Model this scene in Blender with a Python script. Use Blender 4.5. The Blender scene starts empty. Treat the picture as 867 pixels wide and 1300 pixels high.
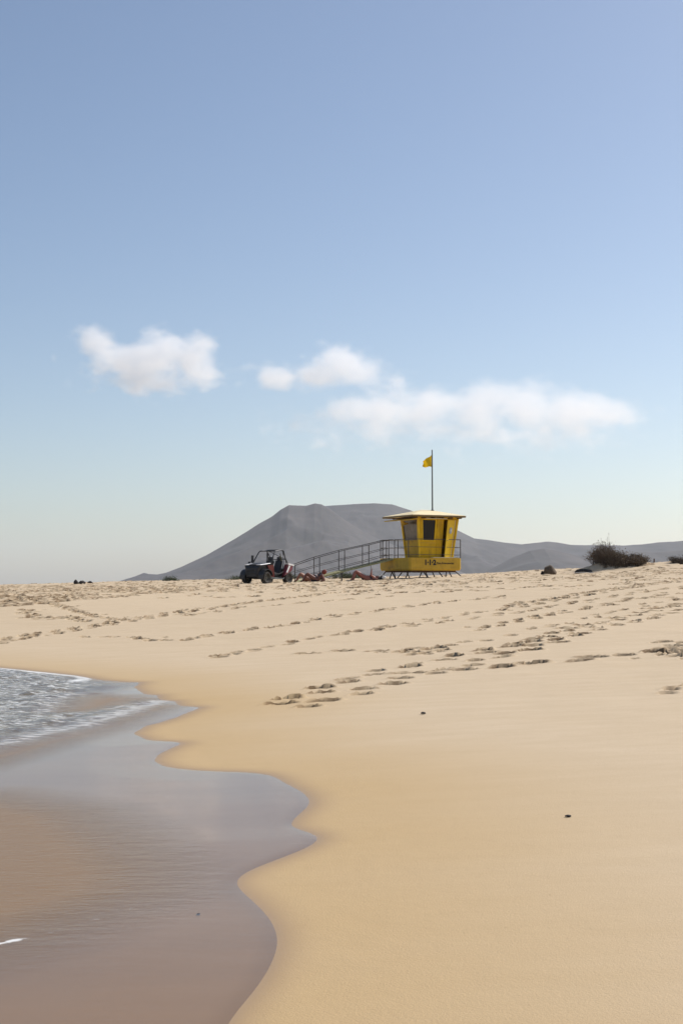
import bpy, bmesh, math, random
import numpy as np
from mathutils import Vector, Matrix

random.seed(7); np.random.seed(7)
S = bpy.context.scene
COL = S.collection
R = math.radians

# ------------------------------------------------------------------ camera, world, sun, exposure
F = 1805.0                        # focal length in photo pixels (photo 867 x 1300)
CAMZ = 1.6
PITCH = math.atan(92.0 / F)
cam_d = bpy.data.cameras.new('camera'); cam = bpy.data.objects.new('camera', cam_d); COL.objects.link(cam)
cam.location = (0, 0, CAMZ); cam.rotation_euler = (math.pi/2 + PITCH, 0, 0)
cam_d.sensor_fit = 'VERTICAL'; cam_d.sensor_height = 36.0; cam_d.lens = 36.0 * F / 1300.0
cam_d.clip_start = 0.1; cam_d.clip_end = 60000
S.camera = cam

SUN_EL = R(44); SUN_AZ = R(55)      # clockwise from +Y
w = bpy.data.worlds.new('World'); S.world = w; w.use_nodes = True
nt = w.node_tree; nt.nodes.clear()
sky = nt.nodes.new('ShaderNodeTexSky'); sky.sky_type = 'NISHITA'; sky.sun_disc = False
sky.sun_elevation = SUN_EL; sky.sun_rotation = SUN_AZ
sky.altitude = 0; sky.air_density = 0.85; sky.dust_density = 1.0; sky.ozone_density = 0.6
bg = nt.nodes.new('ShaderNodeBackground'); bg.inputs['Strength'].default_value = 0.119
wo = nt.nodes.new('ShaderNodeOutputWorld')
nt.links.new(sky.outputs[0], bg.inputs[0]); nt.links.new(bg.outputs[0], wo.inputs[0])

sl = bpy.data.lights.new('sun', 'SUN'); sl.energy = 4.65; sl.angle = R(0.53); sl.color = (1.0, 0.962, 0.905)
so = bpy.data.objects.new('sun', sl); COL.objects.link(so)
sdir = Vector((math.sin(SUN_AZ)*math.cos(SUN_EL), math.cos(SUN_AZ)*math.cos(SUN_EL), math.sin(SUN_EL)))
so.rotation_euler = sdir.to_track_quat('Z', 'Y').to_euler()
so.location = (30, 20, 40)

S.cycles.volume_bounces = 8; S.cycles.max_bounces = 12; S.cycles.volume_step_rate = 0.7
vs = S.view_settings
vs.view_transform = 'Standard'; vs.look = 'None'; vs.gamma = 1; vs.exposure = 0.0; vs.use_curve_mapping = False

HAZE = 4.6e-5

# ------------------------------------------------------------------ helpers
def ray(px, py):
    a = (px - 433.5) / F; b = (650 - py) / F
    return np.array([a, math.cos(PITCH) - b*math.sin(PITCH), math.sin(PITCH) + b*math.cos(PITCH)])

def at(px, py, Y):
    """world point on the sight line of a photo position at distance Y"""
    d = ray(px, py); k = Y / d[1]
    return Vector((d[0]*k, Y, CAMZ + d[2]*k))

def tag(o, label=None, cat=None, group=None, kind=None):
    if label: o['label'] = label
    if cat: o['category'] = cat
    if group: o['group'] = group
    if kind: o['kind'] = kind
    return o

def empty(name, loc, rz=0, label=None, cat=None, group=None):
    o = bpy.data.objects.new(name, None); COL.objects.link(o); o.location = loc; o.rotation_euler = (0, 0, rz)
    o.empty_display_size = 0.2
    return tag(o, label, cat, group)

class MB:
    def __init__(s): s.v = []; s.f = []
    def add(s, vs_, fs):
        n = len(s.v); s.v += [tuple(p) for p in vs_]; s.f += [tuple(i+n for i in f) for f in fs]; return s
    def box(s, c, size, M=None):
        x, y, z = [k/2 for k in size]
        P = [Vector((i*x, j*y, k*z)) for k in (-1, 1) for j in (-1, 1) for i in (-1, 1)]
        if M: P = [M @ p for p in P]
        P = [p + Vector(c) for p in P]
        return s.add(P, [(0,2,3,1),(4,5,7,6),(0,1,5,4),(2,6,7,3),(0,4,6,2),(1,3,7,5)])
    def hexa(s, b, t):
        return s.add(list(b)+list(t), [(3,2,1,0),(4,5,6,7),(0,1,5,4),(1,2,6,5),(2,3,7,6),(3,0,4,7)])
    def tube(s, pts, r, n=8, caps=True):
        pts = [Vector(p) for p in pts]; rs = r if isinstance(r, (list, tuple)) else [r]*len(pts)
        base = len(s.v); up = Vector((0, 0, 1))
        for i, p in enumerate(pts):
            d = (pts[min(i+1, len(pts)-1)] - pts[max(i-1, 0)]).normalized()
            u = d.cross(up)
            if u.length < 0.05: u = d.cross(Vector((0, 1, 0)))
            u.normalize(); v = u.cross(d)
            for k in range(n):
                a = 2*math.pi*k/n
                s.v.append(tuple(p + (u*math.cos(a) + v*math.sin(a))*rs[i]))
        for i in range(len(pts)-1):
            for k in range(n):
                a = base+i*n+k; b = base+i*n+(k+1) % n
                s.f.append((a, b, b+n, a+n))
        if caps:
            s.f.append(tuple(base+k for k in range(n))[::-1]); e = base+(len(pts)-1)*n
            s.f.append(tuple(e+k for k in range(n)))
        return s
    def lathe(s, prof, n=24, c=(0,0,0), M=None):
        base = len(s.v)
        for (r, z) in prof:
            for k in range(n):
                a = 2*math.pi*k/n; p = Vector((r*math.cos(a), r*math.sin(a), z))
                if M: p = M @ p
                s.v.append(tuple(p + Vector(c)))
        for i in range(len(prof)-1):
            for k in range(n):
                a = base+i*n+k; b = base+i*n+(k+1) % n
                s.f.append((a, b, b+n, a+n))
        return s
    def blob(s, c, r, M=None, nu=12, nv=8, wob=0.0, rnd=random):
        base = len(s.v)
        for j in range(nv+1):
            th = math.pi*j/nv
            for i in range(nu):
                ph = 2*math.pi*i/nu; k = 1 + wob*(rnd.random()-.5)
                p = Vector((r[0]*math.sin(th)*math.cos(ph)*k, r[1]*math.sin(th)*math.sin(ph)*k, r[2]*math.cos(th)*k))
                if M: p = M @ p
                s.v.append(tuple(p + Vector(c)))
        for j in range(nv):
            for i in range(nu):
                a = base+j*nu+i; b = base+j*nu+(i+1) % nu
                s.f.append((a, a+nu, b+nu, b))
        return s
    def build(s, name, mat, parent=None, bevel=0, smooth=False):
        me = bpy.data.meshes.new(name); me.from_pydata(s.v, [], s.f); me.update()
        bm = bmesh.new(); bm.from_mesh(me)
        bmesh.ops.remove_doubles(bm, verts=bm.verts, dist=1e-5)
        bmesh.ops.recalc_face_normals(bm, faces=bm.faces)
        if bevel:
            bmesh.ops.bevel(bm, geom=[e for e in bm.edges if len(e.link_faces) == 2 and e.calc_face_angle(0) > 0.6],
                            offset=bevel, segments=2, affect='EDGES', profile=0.6)
        bm.to_mesh(me); bm.free()
        if smooth:
            for p in me.polygons: p.use_smooth = True
        me.materials.append(mat)
        o = bpy.data.objects.new(name, me); COL.objects.link(o)
        if parent: o.parent = parent
        return o

def mat(name, col, rough=0.7, var=0.12, scale=6.0, metal=0.0, bump=0.0, col2=None, spec=0.5, bscale=None, coat=0.0):
    m = bpy.data.materials.new(name); m.use_nodes = True
    n = m.node_tree.nodes; L = m.node_tree.links; b = n['Principled BSDF']
    b.inputs['Roughness'].default_value = rough; b.inputs['Metallic'].default_value = metal
    b.inputs['Specular IOR Level'].default_value = spec
    b.inputs['Coat Weight'].default_value = coat
    tc = n.new('ShaderNodeTexCoord')
    nz = n.new('ShaderNodeTexNoise'); nz.inputs['Scale'].default_value = scale; nz.inputs['Detail'].default_value = 6
    nz.inputs['Roughness'].default_value = 0.62
    L.new(tc.outputs['Object'], nz.inputs['Vector'])
    rp = n.new('ShaderNodeValToRGB'); rp.color_ramp.elements[0].position = 0.3; rp.color_ramp.elements[1].position = 0.72
    c1 = [c*(1-var) for c in col]; c2 = col2 if col2 else [min(1, c*(1+var)) for c in col]
    rp.color_ramp.elements[0].color = (*c1, 1); rp.color_ramp.elements[1].color = (*c2, 1)
    L.new(nz.outputs['Fac'], rp.inputs[0]); L.new(rp.outputs[0], b.inputs['Base Color'])
    if bump:
        bp = n.new('ShaderNodeBump'); bp.inputs['Strength'].default_value = bump; bp.inputs['Distance'].default_value = 0.02
        nb = n.new('ShaderNodeTexNoise'); nb.inputs['Scale'].default_value = bscale or scale*6; nb.inputs['Detail'].default_value = 4
        L.new(tc.outputs['Object'], nb.inputs['Vector'])
        L.new(nb.outputs['Fac'], bp.inputs['Height']); L.new(bp.outputs[0], b.inputs['Normal'])
    return m

# value noise (numpy)
_perm = np.random.RandomState(3).rand(256, 256)
def vnoise(x, y):
    xi = np.floor(x).astype(np.int64); yi = np.floor(y).astype(np.int64)
    fx = x-xi; fy = y-yi; fx = fx*fx*(3-2*fx); fy = fy*fy*(3-2*fy)
    a = _perm[xi & 255, yi & 255]; b = _perm[(xi+1) & 255, yi & 255]
    c = _perm[xi & 255, (yi+1) & 255]; d = _perm[(xi+1) & 255, (yi+1) & 255]
    return (a*(1-fx)+b*fx)*(1-fy)+(c*(1-fx)+d*fx)*fy - 0.5
def fbm(x, y, o=4, g=0.5):
    s = 0; a = 1.0
    for i in range(o):
        s = s + a*vnoise(x*2**i+17.3*i, y*2**i+9.1*i); a *= g
    return s
def sstep(a, b, x):
    t = np.clip((x-a)/(b-a), 0, 1); return t*t*(3-2*t)

# ------------------------------------------------------------------ terrain
SY = np.array([-9000, -50, 0, 5, 9, 12, 15, 18, 23, 27, 35, 45, 60, 80, 120, 300, 1000, 9000.])
SX = np.array([-300, -1.0, -.3, -.35, -.35, -.9, -1.7, -2.4, -4.0, -6.7, -13, -22, -36, -56, -95, -300, -900, -4000.])
_yy = np.linspace(-60, 140, 2001); _xx = np.interp(_yy, SY, SX)
for _ in range(3): _xx[15:-15] = np.convolve(_xx, np.ones(31)/31, 'valid')
_cos = 1/np.sqrt(1+np.gradient(_xx, _yy)**2)
def shore_s(X, Y):
    xs = np.where((Y > -58) & (Y < 138), np.interp(Y, _yy, _xx), np.interp(Y, SY, SX))
    return (X - xs)*np.interp(Y, _yy, _cos)

TT = np.array([-.5, -.24, -.157, -.074, 0, .087, .147, .24, .5])
TY = np.array([25, 40, 55, 75, 100, 130, 200, 400, 1000, 9000.])
TZ = np.array([
 [-.2, .0, .05, .12, .3, .38, .45, .55, .7],
 [-.1, .33, .48, .62, .74, .9, 1.02, 1.18, 1.4],
 [.3, 1.2, 1.2, 1.16, 1.22, 1.4, 1.55, 1.85, 2.1],
 [.6, 1.46, 1.52, 1.64, 1.72, 1.84, 2.02, 2.35, 2.7],
 [1.0, 1.60, 1.76, 1.98, 2.06, 2.36, 2.66, 3.02, 3.6],
 [.5, 1.2, 1.5, 1.9, 2.0, 2.4, 2.7, 3.1, 3.6],
 [-1, 0, .8, 1.5, 1.8, 2.2, 2.5, 2.8, 3.0],
 [-3, -3, -1, .8, 1.3, 1.6, 2.0, 2.4, 2.6],
 [-5, -5, -2, .5, 1.0, 1.2, 1.3, 1.4, 1.5],
 [-5, -5, -2, .3, .5, .6, .7, .8, 1.0]])
_tg = np.linspace(-.5, .5, 201); _lg = np.linspace(math.log(25), math.log(9000), 401)
_row = np.array([np.interp(_tg, TT, r) for r in TZ])
_G = np.array([np.interp(_lg, np.log(TY), _row[:, j]) for j in range(201)]).T
def _blur(A, k, ax):
    P = np.pad(A, [(k, k) if a == ax else (0, 0) for a in (0, 1)], mode='edge'); c = np.cumsum(P, axis=ax)
    z = np.zeros_like(np.take(c, [0], axis=ax)); c = np.concatenate([z, c], axis=ax)
    n = A.shape[ax]; w_ = 2*k+1
    return (np.take(c, range(w_, w_+n), axis=ax)-np.take(c, range(0, n), axis=ax))/w_
for _ in range(2): _G = _blur(_blur(_G, 3, 0), 6, 1)
def T_(t, Y):
    ti = np.clip((t+.5)*200, 0, 199.999); li = np.clip((np.log(np.maximum(Y, 25))-_lg[0])/(_lg[1]-_lg[0]), 0, 399.999)
    a = ti.astype(int); b = li.astype(int); fa = ti-a; fb = li-b
    return (_G[b, a]*(1-fa)+_G[b, a+1]*fa)*(1-fb)+(_G[b+1, a]*(1-fa)+_G[b+1, a+1]*fa)*fb
MOUNDS = [(16.1, 83, 2.6, 1.6, .42), (14.9, 82.3, 1.0, .8, .22), (19.6, 84, 2.2, 1.6, .30), (13.0, 88, 3.0, 2, .12), (22.5, 80, 2.5, 2, .35), (17.8, 80.5, 1.3, 1, .12)]
def H(X, Y):
    X = np.asarray(X, float); Y = np.asarray(Y, float)
    s = shore_s(X, Y)
    near = np.where(s > 0, .052*s, .028*s)
    near = np.where(s > 12, .624+(s-12)*.02, near); near = np.clip(near, -2.5, 6)
    t = np.clip(X/np.maximum(Y, 1), -.5, .5)
    far = T_(t, Y)
    k = sstep(26, 44, Y)
    z = near*(1-k)+far*k
    m = sstep(3, 12, s)*(1-sstep(400, 900, Y))
    z = z + m*(.10*fbm(X/7+3, Y/9+1, 2) + .03*fbm(X/2.2, Y/2.6, 2))
    for (mx, my, rx, ry, h) in MOUNDS:
        z = z + h*np.exp(-((X-mx)/rx)**2-((Y-my)/ry)**2)
    return z
def hz(x, y): return float(H(np.array([x]), np.array([y]))[0])
_rs = np.concatenate([np.arange(3, 40, .02), np.arange(40, 110, .05)])
def ground(px, py):
    d = ray(px, py); X = d[0]/d[1]*_rs; Z = CAMZ+d[2]/d[1]*_rs
    g = H(X, _rs) - Z; i = np.argmax(g > 0) if (g > 0).any() else len(_rs)-1
    return float(X[i]), float(_rs[i])

def axis(segs, grow, far):
    a = []
    for (s0, s1, d) in segs: a += list(np.arange(s0, s1-1e-6, d))
    x = segs[-1][1]; d = segs[-1][2]; a.append(x)
    while x < far: d *= grow; x += d; a.append(min(x, far))
    return a
_r = axis([(0, 8, .05), (8, 14, .08), (14, 23, .12)], 1.28, 9000)
GX = np.array([-v for v in _r[:0:-1]] + _r)
_f = axis([(2.5, 12, .045), (12, 30, .05), (30, 52, .075), (52, 80, .11), (80, 108, .22)], 1.22, 12000)
GY = np.array([-9000, -1000, -200, -60, -20, -8, -3, -1, 0, 1, 1.8] + _f)
XX, YY = np.meshgrid(GX, GY)
ZZ = H(XX, YY)
NX, NY = len(GX), len(GY)

# swash edge polyline traced on the ground
E_px = [(283,1300),(300,1285),(325,1258),(345,1228),(356,1198),(350,1176),(330,1152),(305,1132),(291,1119),(312,1106),(350,1092),(390,1077),(411,1065),
 (405,1059),(380,1055),(364,1051),(370,1041),(388,1027),(396,1018),(388,1008),(366,996),(345,985),(318,981),(280,979.5),(240,978),(208,974),(195,967),(203,956),
 (232,943.5),(222,941.5),(190,940),(170,931),(186,922),(225,911),(258,898),(230,896),(222,890),(203,889.5),(196,883),(182,882),(172,873),(179,866.5),(160,866),
 (130,864),(110,860),(90,857.5),(50,853),(20,850),(0,848)]
E = np.array([ground(*p) for p in E_px])
o_ = np.argsort(E[:, 1]); E = E[o_]
E = np.vstack([[-0.4, -60], [-.35, 0], [-.42, E[0, 1]-.8], E, [np.interp(Y, SY, SX) for Y in (34,)]+[34], *[[np.interp(Y, SY, SX), Y] for Y in (45, 60, 80, 120, 300, 1000)]])
# densify and smooth a little
yy = E[:, 1]; tt = np.cumsum(np.r_[0, np.hypot(*np.diff(E, axis=0).T)])
keep = (yy > 3) & (yy < 34)
td = np.arange(tt[keep][0], tt[keep][-1], .05)
ex = np.interp(td, tt, E[:, 0]); ey = np.interp(td, tt, E[:, 1])
for _ in range(2):
    ex[2:-2] = np.convolve(ex, np.ones(5)/5, 'valid'); ey[2:-2] = np.convolve(ey, np.ones(5)/5, 'valid')
for _ in range(4):
    k_ = np.clip((12-ey)/5, 0, 1)[4:-4]
    ex[4:-4] += (np.convolve(ex, np.ones(9)/9, 'valid')-ex[4:-4])*k_*.5; ey[4:-4] += (np.convolve(ey, np.ones(9)/9, 'valid')-ey[4:-4])*k_*.5
ex += .05*fbm(td/1.1, td*0+.5, 3)*np.clip((ey-6)/8, .05, 2.0)
EE = np.vstack([E[yy <= 3], np.c_[ex, ey], E[yy >= 34]])
_o = np.argsort(EE[:, 1]); EEs = EE[_o]

def sdist(X, Y, P, side):
    """distance to polyline P, sign from side"""
    best = np.full(X.shape, 1e9)
    for i in range(len(P)-1):
        a = P[i]; d = P[i+1]-a; L2 = max(d@d, 1e-9)
        u = np.clip(((X-a[0])*d[0]+(Y-a[1])*d[1])/L2, 0, 1)
        best = np.minimum(best, (X-a[0]-u*d[0])**2+(Y-a[1]-u*d[1])**2)
    return np.sqrt(best)*side
DE = -shore_s(XX, YY)
iy = np.where((GY > 2) & (GY < 45))[0]; ix = np.where((GX > -16) & (GX < 4))[0]
sl_ = np.ix_(iy, ix)
Xs, Ys = XX[sl_], YY[sl_]
Psub = EEs[(EEs[:, 1] > -1) & (EEs[:, 1] < 130)]
Psub = np.vstack([Psub[:1], Psub[1:][::1]])
side = np.where(Xs < np.interp(Ys, EEs[:, 1], EEs[:, 0]), 1., -1.)
DE[sl_] = sdist(Xs, Ys, Psub, side)

def poly_mask(px_poly, soft, X, Y):
    P = np.array([ground(*p) for p in px_poly])
    inside = np.zeros(X.shape, bool); n = len(P)
    for i in range(n):
        x1, y1 = P[i]; x2, y2 = P[(i+1) % n]
        c = ((y1 > Y) != (y2 > Y)) & (X < (x2-x1)*(Y-y1)/(y2-y1+1e-12)+x1); inside ^= c
    d = sdist(X, Y, np.vstack([P, P[:1]]), np.where(inside, 1., -1.))
    return np.clip(.5+d/soft/2, 0, 1)

# ---- footprints
Z0 = ZZ.copy(); TM = np.zeros_like(ZZ)  # TM masks the shade painted over each footprint
def stamp(x, y, ang, L=.34, W=.17, dep=.08, seed=0):
    rr = L*1.5
    i0, i1 = np.searchsorted(GX, [x-rr, x+rr]); j0, j1 = np.searchsorted(GY, [y-rr, y+rr])
    if i1-i0 < 2 or j1-j0 < 2: return
    X = XX[j0:j1, i0:i1]-x; Y = YY[j0:j1, i0:i1]-y
    c, s = math.cos(ang), math.sin(ang)
    u = (X*c+Y*s)/(L/2); v = (-X*s+Y*c)/(W/2)
    n = fbm(X*9+seed*3.7, Y*9+seed*1.3, 2)
    r = np.sqrt(u*u+v*v)*(1+.28*n)
    dep = dep*1.25
    hole = -dep*(1-sstep(.62, .98, r))*(1+.5*n)
    rim = dep*(.10+.36*sstep(-.2, .8, Y/(W/2)))*np.exp(-((r-1.12)/.22)**2)*(.9+.5*n)
    ZZ[j0:j1, i0:i1] += hole+rim
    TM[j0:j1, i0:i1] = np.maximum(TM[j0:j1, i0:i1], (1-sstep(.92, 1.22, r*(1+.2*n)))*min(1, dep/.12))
rg = random.Random(11)
def trail(pts, step=.62, dep=.085, jit=.10, width=.22, L=.36, messy=0.0, gap=0.0, flat=False):
    P = np.array([ground(*p) for p in pts]); t = np.r_[0, np.cumsum(np.hypot(*np.diff(P, axis=0).T))]
    d = 0; k = 0
    while d < t[-1]:
        x = np.interp(d, t, P[:, 0]); y = np.interp(d, t, P[:, 1])
        x2 = np.interp(d+.3, t, P[:, 0]); y2 = np.interp(d+.3, t, P[:, 1])
        if (x2-x)**2+(y2-y)**2 > 1e-6: a = math.atan2(y2-y, x2-x)
        sgn = 1 if k % 2 else -1
        xx = x - math.sin(a)*width/2*sgn + rg.gauss(0, jit*.5); yy_ = y + math.cos(a)*width/2*sgn + rg.gauss(0, jit)
        if flat: a = .25
        if rg.random() > gap:
            stamp(xx, yy_, a+rg.gauss(0, .25), L*rg.uniform(.8, 1.35), L*.55*rg.uniform(.8, 1.4), dep*rg.uniform(.5, 1.2), rg.random()*50)
            if rg.random() < messy:
                stamp(xx+rg.gauss(0, .2), yy_+rg.gauss(0, .25), a+rg.gauss(0, .6), L*.7, L*.4, dep*.6, rg.random()*50)
        d += step*rg.uniform(.8, 1.2); k += 1
tr = [
 ([(350,894),(385,884),(425,870),(455,859),(500,849),(560,838),(605,830),(650,820),(700,806),(740,795),(790,783),(867,766)], dict(dep=.10, messy=.1, step=.72, flat=True, jit=.05)),
 ([(386,898),(415,892),(450,881),(490,869),(530,859),(580,848),(625,836),(680,822),(735,805),(800,790),(867,774)], dict(dep=.09, messy=.1, step=.78, flat=True, jit=.05)),
 ([(520,853),(565,851),(610,851),(655,844),(705,841),(760,834),(830,830),(867,826)], dict(dep=.12, L=.46, step=.75, messy=.3)),
 ([(275,833),(330,824),(390,812),(440,803),(500,797),(560,790),(620,783),(700,770),(780,757),(867,745)], dict(dep=.08)),
 ([(390,829),(440,827),(500,824),(560,821),(620,812),(700,795),(770,778),(867,757)], dict(dep=.08, gap=.15)),
 ([(505,828),(530,826),(550,823),(530,831),(515,833)], dict(dep=.09, messy=1, step=.3)),
 ([(0,813),(35,808),(60,803),(100,797),(160,787),(230,776),(300,768),(360,760),(420,753),(500,747)], dict(dep=.10, messy=.8, step=.45)),
 ([(0,817),(60,806),(130,795),(200,783),(260,774),(330,764),(400,756)], dict(dep=.08, messy=.5, step=.5)),
 ([(120,808),(170,810),(200,813),(235,813),(255,809),(300,802),(360,794),(430,782),(500,773),(560,765),(640,757)], dict(dep=.09, step=.5, messy=.5)),
 ([(235,781),(270,778),(300,772),(360,768),(430,762),(500,756)], dict(dep=.08, messy=.5)),
 ([(30,775),(50,786),(80,783),(110,790)], dict(dep=.09, messy=1, step=.35)),
 ([(0,752),(40,760),(80,770),(120,783),(160,787)], dict(dep=.08, messy=1, step=.3)),
 ([(430,806),(500,796),(570,783),(640,773),(700,764),(760,753),(867,738)], dict(dep=.08, messy=.3)),
 ([(600,800),(660,788),(720,776),(780,765),(867,752)], dict(dep=.09, messy=.5)),
 ([(640,770),(700,760),(760,750),(830,741),(867,735)], dict(dep=.09, messy=1, step=.4)),
 ([(850,815),(862,822),(850,830),(867,835),(855,820)], dict(dep=.06, messy=1, step=.35)),
 ([(850,875),(858,880),(867,872)], dict(dep=.07, messy=.6, step=.5)),
 ([(275,835),(300,832),(320,826)], dict(dep=.05)),
]
for p, k in tr: trail(p, **k)
for _ in range(2600):                       # the trampled plateau by the tower
    y = rg.uniform(52, 98); x = rg.uniform(-.26, .27)*y
    px = 433.5+F*x/y
    dens = .35+.65*sstep(58, 68, y)
    if px > 600 and y > 62: dens = max(dens, .75)
    if px < 330 and 52 < y < 60: dens = 1.0 if px < 110 else .15
    if rg.random() < dens:
        stamp(x, y, rg.uniform(0, 6.3), rg.uniform(.3, .6), rg.uniform(.2, .4), rg.uniform(.04, .12), rg.random()*90)
for _ in range(380):                        # churned sand at the far left edge of the plateau
    px = rg.uniform(-20, 230); py = rg.uniform(744, 772-px*.09); x, y = ground(px, py)
    stamp(x, y, rg.uniform(-.4, .4), rg.uniform(.35, .7), rg.uniform(.2, .35), rg.uniform(.05, .11), rg.random()*90)
for _ in range(50):                        # right-hand slope, looser
    py = rg.uniform(735, 800); px = rg.uniform(560, 867)
    if py > 740+(px-560)*.12+rg.uniform(0, 14): continue
    x, y = ground(px, py); stamp(x, y, rg.uniform(0, 3.1), rg.uniform(.3, .5), .22, rg.uniform(.05, .10), rg.random()*90)
ZZ = Z0+np.clip(ZZ-Z0, -.14, .06)
tram = sstep(50, 64, YY)*(1-sstep(104, 125, YY))
ZZ += tram*.05*fbm(XX*2.2, YY*2.2, 3) + sstep(1, 6, -DE)*(1-sstep(100, 110, YY))*.012*fbm(XX*1.3+5, YY*1.1, 3)

def link_grid(name, Z, mask, attrs, material):
    idx = -np.ones(Z.size, np.int64)
    a = (np.arange(NY-1)[:, None]*NX+np.arange(NX-1)[None, :])
    fm = mask[:-1, :-1] | mask[1:, :-1] | mask[:-1, 1:] | mask[1:, 1:]
    a = a[fm]
    q = np.stack([a, a+1, a+NX+1, a+NX], 1)
    used = np.unique(q); idx[used] = np.arange(len(used)); q = idx[q]
    co = np.stack([XX.ravel()[used], YY.ravel()[used], Z.ravel()[used]], 1).astype(np.float32)
    me = bpy.data.meshes.new(name)
    me.vertices.add(len(co)); me.vertices.foreach_set('co', co.ravel())
    me.loops.add(q.size); me.loops.foreach_set('vertex_index', q.ravel().astype(np.int32))
    me.polygons.add(len(q)); me.polygons.foreach_set('loop_start', np.arange(0, q.size, 4, dtype=np.int32))
    me.polygons.foreach_set('use_smooth', np.ones(len(q), bool))
    me.update(calc_edges=True)
    for k, A in attrs.items():
        at_ = me.attributes.new(k, 'FLOAT', 'POINT'); at_.data.foreach_set('value', A.ravel()[used].astype(np.float32))
    me.materials.append(material)
    o = bpy.data.objects.new(name, me); COL.objects.link(o); return o

# ---- sand material
m = bpy.data.materials.new('sand'); m.use_nodes = True
n = m.node_tree.nodes; L = m.node_tree.links; b = n['Principled BSDF']
geo = n.new('ShaderNodeNewGeometry')
def attr(n_, name):
    a = n_.new('ShaderNodeAttribute'); a.attribute_name = name; return a.outputs['Fac']
def noise(n_, L_, vec, scale, detail=4, rough=.6, scl=None):
    mp = None
    if scl:
        mp = n_.new('ShaderNodeMapping'); mp.inputs['Scale'].default_value = scl[:3]
        if len(scl) > 3: mp.inputs['Rotation'].default_value = (0, 0, scl[3])
        L_.new(vec, mp.inputs['Vector']); vec = mp.outputs[0]
    z = n_.new('ShaderNodeTexNoise'); z.inputs['Scale'].default_value = scale; z.inputs['Detail'].default_value = detail
    z.inputs['Roughness'].default_value = rough; L_.new(vec, z.inputs['Vector']); return z.outputs['Fac']
def math_(n_, L_, op, a, b_=0.0, c=None, clamp=False):
    k = n_.new('ShaderNodeMath'); k.operation = op; k.use_clamp = clamp
    for i, v in enumerate([a, b_] + ([c] if c is not None else [])):
        if isinstance(v, (int, float)): k.inputs[i].default_value = v
        else: L_.new(v, k.inputs[i])
    return k.outputs[0]
def mixc(n_, L_, fac, a, b_):
    k = n_.new('ShaderNodeMix'); k.data_type = 'RGBA'
    if isinstance(fac, (int, float)): k.inputs[0].default_value = fac
    else: L_.new(fac, k.inputs[0])
    for i, v in ((6, a), (7, b_)):
        if isinstance(v, tuple): k.inputs[i].default_value = (*v, 1)
        else: L_.new(v, k.inputs[i])
    return k.outputs[2]
P_ = geo.outputs['Position']
n1 = noise(n, L, P_, .35, 5, .6); n2 = noise(n, L, P_, 4, 6, .65); n3 = noise(n, L, P_, 90, 3, .7)
dry = mixc(n, L, n1, (.60, .468, .315), (.655, .52, .36))
dry = mixc(n, L, math_(n, L, 'MULTIPLY', n2, .35), dry, (.46, .345, .21))
n4 = noise(n, L, P_, 1.0, 5, .6, (.9, 3.2, 1, .35))
dry = mixc(n, L, math_(n, L, 'MULTIPLY_ADD', n4, 1.6, -.5, clamp=True), dry, (.53, .405, .26))
spk = math_(n, L, 'MULTIPLY_ADD', n3, 2.2, -.75, clamp=True)
dry = mixc(n, L, math_(n, L, 'MULTIPLY', spk, .30), dry, (.36, .25, .14))
nsp = noise(n, L, P_, 17, 2, .5)
dry = mixc(n, L, math_(n, L, 'MULTIPLY_ADD', nsp, 22, -17, clamp=True), dry, (.22, .15, .09))
damp = mixc(n, L, n2, (.465, .318, .155), (.51, .355, .18))
dfac = math_(n, L, 'MULTIPLY_ADD', n1, .5, -.25)
dampf = math_(n, L, 'ADD', attr(n, 'damp'), math_(n, L, 'MULTIPLY', dfac, attr(n, 'damp')), clamp=True)
c_ = mixc(n, L, dampf, dry, damp)
wetf = attr(n, 'wet')
c_ = mixc(n, L, math_(n, L, 'MULTIPLY', wetf, .85), c_, (.33, .21, .11))
c_ = mixc(n, L, attr(n, 'under'), c_, (.43, .283, .155))
print_shade = attr(n, 'print_shade')
c_ = mixc(n, L, math_(n, L, 'MULTIPLY', print_shade, .9), c_, (.15, .088, .040))  # footprint shade painted in as dark brown, together with the moist sand they expose
L.new(c_, b.inputs['Base Color'])
L.new(math_(n, L, 'MULTIPLY_ADD', wetf, -.55, .92), b.inputs['Roughness'])
b.inputs['Specular IOR Level'].default_value = .25
b1 = n.new('ShaderNodeBump'); b1.inputs['Distance'].default_value = .006
L.new(math_(n, L, 'MULTIPLY_ADD', wetf, -.45, .5), b1.inputs['Strength'])
L.new(math_(n, L, 'ADD', n3, math_(n, L, 'MULTIPLY', n2, 2.0)), b1.inputs['Height']); L.new(b1.outputs[0], b.inputs['Normal'])
SAND = m

damp = np.clip(sstep(0, 1, 1-np.clip(-DE, 0, 99)/3.2)*.9, 0, 1)*np.where(DE > -30, 1, 0)*(1-sstep(18, 34, YY)*.6)
wet = np.clip(1-np.clip(-DE, 0, 9)/(.13+.014*np.clip(YY, 0, 30)), 0, 1)**1.6
print_shade = TM*(YY < 110)*(YY > 5)*(XX > -30)*(XX < 30)
sand = link_grid('sand_beach', ZZ, np.ones_like(ZZ, bool), dict(damp=damp, wet=wet, print_shade=print_shade, under=sstep(-.005, .12, DE)), SAND)
tag(sand, 'pale golden sand beach sloping up from the water to the tower', None, None, 'structure')

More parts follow.
